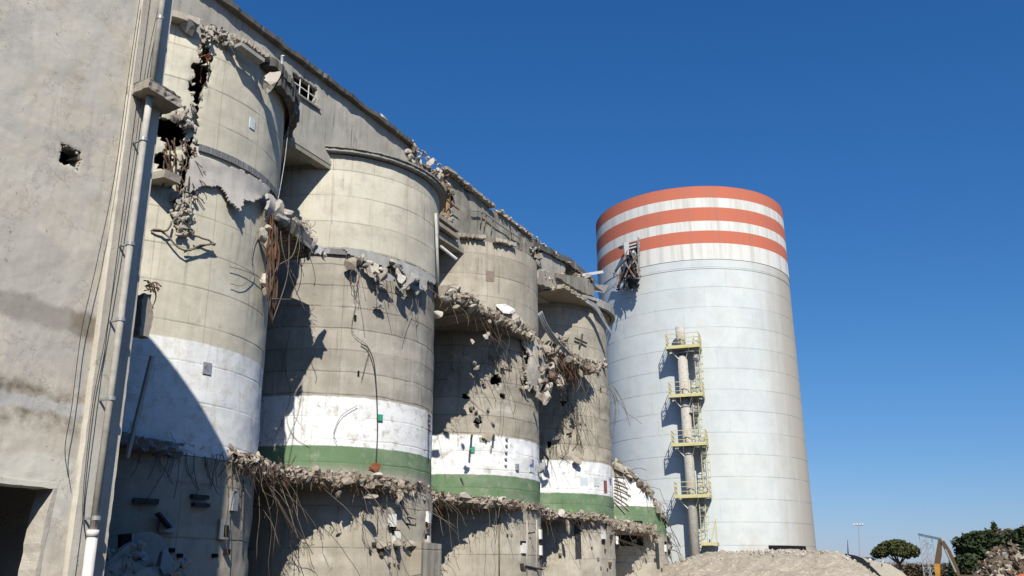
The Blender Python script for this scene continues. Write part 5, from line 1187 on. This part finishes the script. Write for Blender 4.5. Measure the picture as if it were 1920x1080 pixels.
# ------------------------------------------------------------------ vegetation
def leafmat(name, a, b):
    n = NT(name); f = n.noise(n.tc, .6, 4, .6); h = n.noise(n.tc, 5, 2, .5)
    col = n.mix(n.rng(f, .35, .65), a, b); col = n.mix(n.rng(h, .5, .7, 0, .5), col, tuple(x*.5 for x in a)); return n.out(col, .75)
M_LEAF = leafmat('pine_needles', (.055, .075, .022), (.085, .085, .028)); M_LEAFD = leafmat('dark_foliage', (.028, .050, .018), (.055, .065, .025)); M_LEAFB = leafmat('brownish_foliage', (.10, .075, .045), (.07, .065, .035))
M_BARK = plain('grey_bark', (.16, .13, .11), .9)
def crown_mesh(lobes, n, size, rg, flat=1.0):
    m = MB(); tot = sum(l[1].x*l[1].y for l in lobes)
    for c, r in lobes:
        k = int(n*r.x*r.y/tot)
        for _ in range(k):
            d = Vector((rg.gauss(0, 1), rg.gauss(0, 1), rg.gauss(0, 1))).normalized(); rad = rg.uniform(.55, 1.0)**.6
            lump_ = 1+.22*noise.noise(d*2.4+c*.3)+.12*noise.noise(d*6+c)
            p = c+Vector((d.x*r.x, d.y*r.y, d.z*r.z))*rad*lump_
            u = Vector((rg.gauss(0, 1), rg.gauss(0, 1), rg.gauss(0, .7))).normalized(); v = u.cross(Vector((rg.gauss(0, 1), rg.gauss(0, 1), rg.gauss(0, 1)))).normalized(); s = size*rg.uniform(.5, 1.3)
            m.add([p-u*s, p+v*s*.6, p+u*s, p-v*s*.5], [(0, 1, 2, 3)])
    return m
def tree(name, label, x, ytop, Y, wpx, hpx, mat, seed, n=5000, trunk=True, group=None, size=.35, lobes=None, lean=0, umb=False):
    rg = random.Random(seed); top = PY(x, ytop, Y); wd = wpx/F*Y*1.02; hh = hpx/F*Y; base = PY(x, 1080, Y)
    t = thing(name, label, 'tree', (top.x+lean, Y, 0), group)
    if umb:
        lobes = []
        for k in range(26):
            a = 2.4*k; q = sqrt((k+.5)/26); lobes.append((Vector((top.x+cos(a)*wd*.40*q, Y+sin(a)*wd*.40*q, top.z-hh*(.30+.42*q*q))), Vector((wd*.13, wd*.13, hh*.24))))
    if lobes is None:
        lobes = []
        for k in range(11):
            a = rg.uniform(0, 2*pi); q = rg.uniform(.15, .62); lobes.append((Vector((top.x+cos(a)*wd/2*q, Y+sin(a)*wd/2*q, top.z-hh*rg.uniform(.42, .62))), Vector((wd*.24, wd*.24, hh*.36))))
        lobes.append((Vector((top.x, Y, top.z-hh*.5)), Vector((wd*.36, wd*.36, hh*.42))))
    crown_mesh(lobes, n, size, rg).build('crown', mat, t)
    zc = top.z-hh*.75; m = MB(); b0 = Vector((top.x+lean, Y, 0)); fk = b0.lerp(Vector((top.x, Y, zc)), .72)
    m.tube([b0, fk], .4*wd/9, 8, r2=.26*wd/9)
    for k in range(7):
        a = 2*pi*k/7+rg.random(); e = Vector((top.x+cos(a)*wd*.3, Y+sin(a)*wd*.3, top.z-hh*.5)); m.tube([fk, fk.lerp(e, .5)+Vector((0, 0, -.2)), e], .18*wd/9, 6, r2=.05)
    m.build('trunk', M_BARK, t)
    return t
tree('umbrella_pine', 'lone umbrella pine with a flat spreading crown and bare forked trunk', 1677, 1008, 150, 76, 36, M_LEAF, 5, 9000, size=.22, lean=.9, umb=True)
tree('pine_tree', 'dark round pine nearest the excavator, leftmost of the tree group', 1840, 989, 130, 92, 62, M_LEAFD, 6, 9000, size=.36, group='dark trees at the right edge')
tree('pine_tree', 'brownish green tree in the middle of the dark group behind the rubble heap', 1872, 986, 138, 60, 66, M_LEAFB, 7, 6000, size=.34, group='dark trees at the right edge')
tree('pine_tree', 'tallest dark pine cut off by the right edge of the photo', 1925, 978, 126, 90, 80, M_LEAFD, 8, 10000, size=.36, group='dark trees at the right edge')
tree('pine_tree', 'low dark bluish tree between the excavator and the heap', 1812, 1036, 120, 58, 48, M_LEAFD, 9, 5000, size=.3, group='dark trees at the right edge')
tree('cypress_tree', 'thin pointed treetop sticking up above the dark group', 1861, 973, 145, 12, 40, M_LEAFD, 10, 700, size=.22, group='dark trees at the right edge')
for k, (X_, Y_) in enumerate(((27, -45), (31, -30), (26, -16), (30, -2), (27, 12), (31, 26), (28, 40), (33, 55), (30, 70), (36, 86), (12, -42), (-4, -46))):  # added pines out of view, there to block low skylight from shaded areas
    rg = random.Random(200+k); t = thing('pine_tree', 'added dark pine out of view, dimming low skylight on the silos', 'tree', (X_, Y_, 0), 'added pines dimming low skylight')
    hh_ = rg.uniform(10, 13); lb_ = [(Vector((X_+rg.uniform(-4, 4), Y_+rg.uniform(-6, 6), hh_*rg.uniform(.25, .8))), Vector((4, 5, 3))) for _ in range(9)]
    crown_mesh(lb_, 3200, .8, rg).build('crown', M_LEAFD, t); MB().tube([(X_, Y_, 0), (X_+.4, Y_, hh_*.7)], .35, 8, r2=.15).build('trunk', M_BARK, t)
def scrub(name, label, x0, x1, yt, Y, n, mat, seed):
    rg = random.Random(seed); m = MB()
    for k in range(n):
        x = rg.uniform(x0, x1); q = PY(x, 1092, Y+rg.uniform(-3, 3)); zt = PY(x, yt+6*nz((x*.08, seed, 0), 1), Y).z*rg.uniform(.6, 1)
        p = Vector((q.x, q.y, 0)); m.tube([p, p+Vector((rg.gauss(0, .3), 0, zt*.5)), Vector((q.x+rg.gauss(0, .6), q.y, zt))], .03, 3, cap=False)
    o = m.build(name, mat); return tag(o, label, 'scrub', kind='stuff')
scrub('bare_scrub', 'leafless pinkish scrub in the distance behind the umbrella pine trunk', 1640, 1770, 1052, 165, 900, plain('pink_twigs', (.24, .18, .17), .9), 3)
m = crown_mesh([(PY(x, y, 160)+Vector((0, 0, 0)), Vector((2.6, 2, 1.3))) for x, y in ((1625, 1068), (1650, 1071), (1690, 1075), (1715, 1073), (1745, 1074), (1775, 1072), (1600, 1068))], 3600, .3, random.Random(8))
o = m.build('low_hedge', M_LEAFB); tag(o, 'low brownish bushes along the horizon between the mound and the excavator', 'bushes', kind='stuff')
print('objects', len(bpy.data.objects))
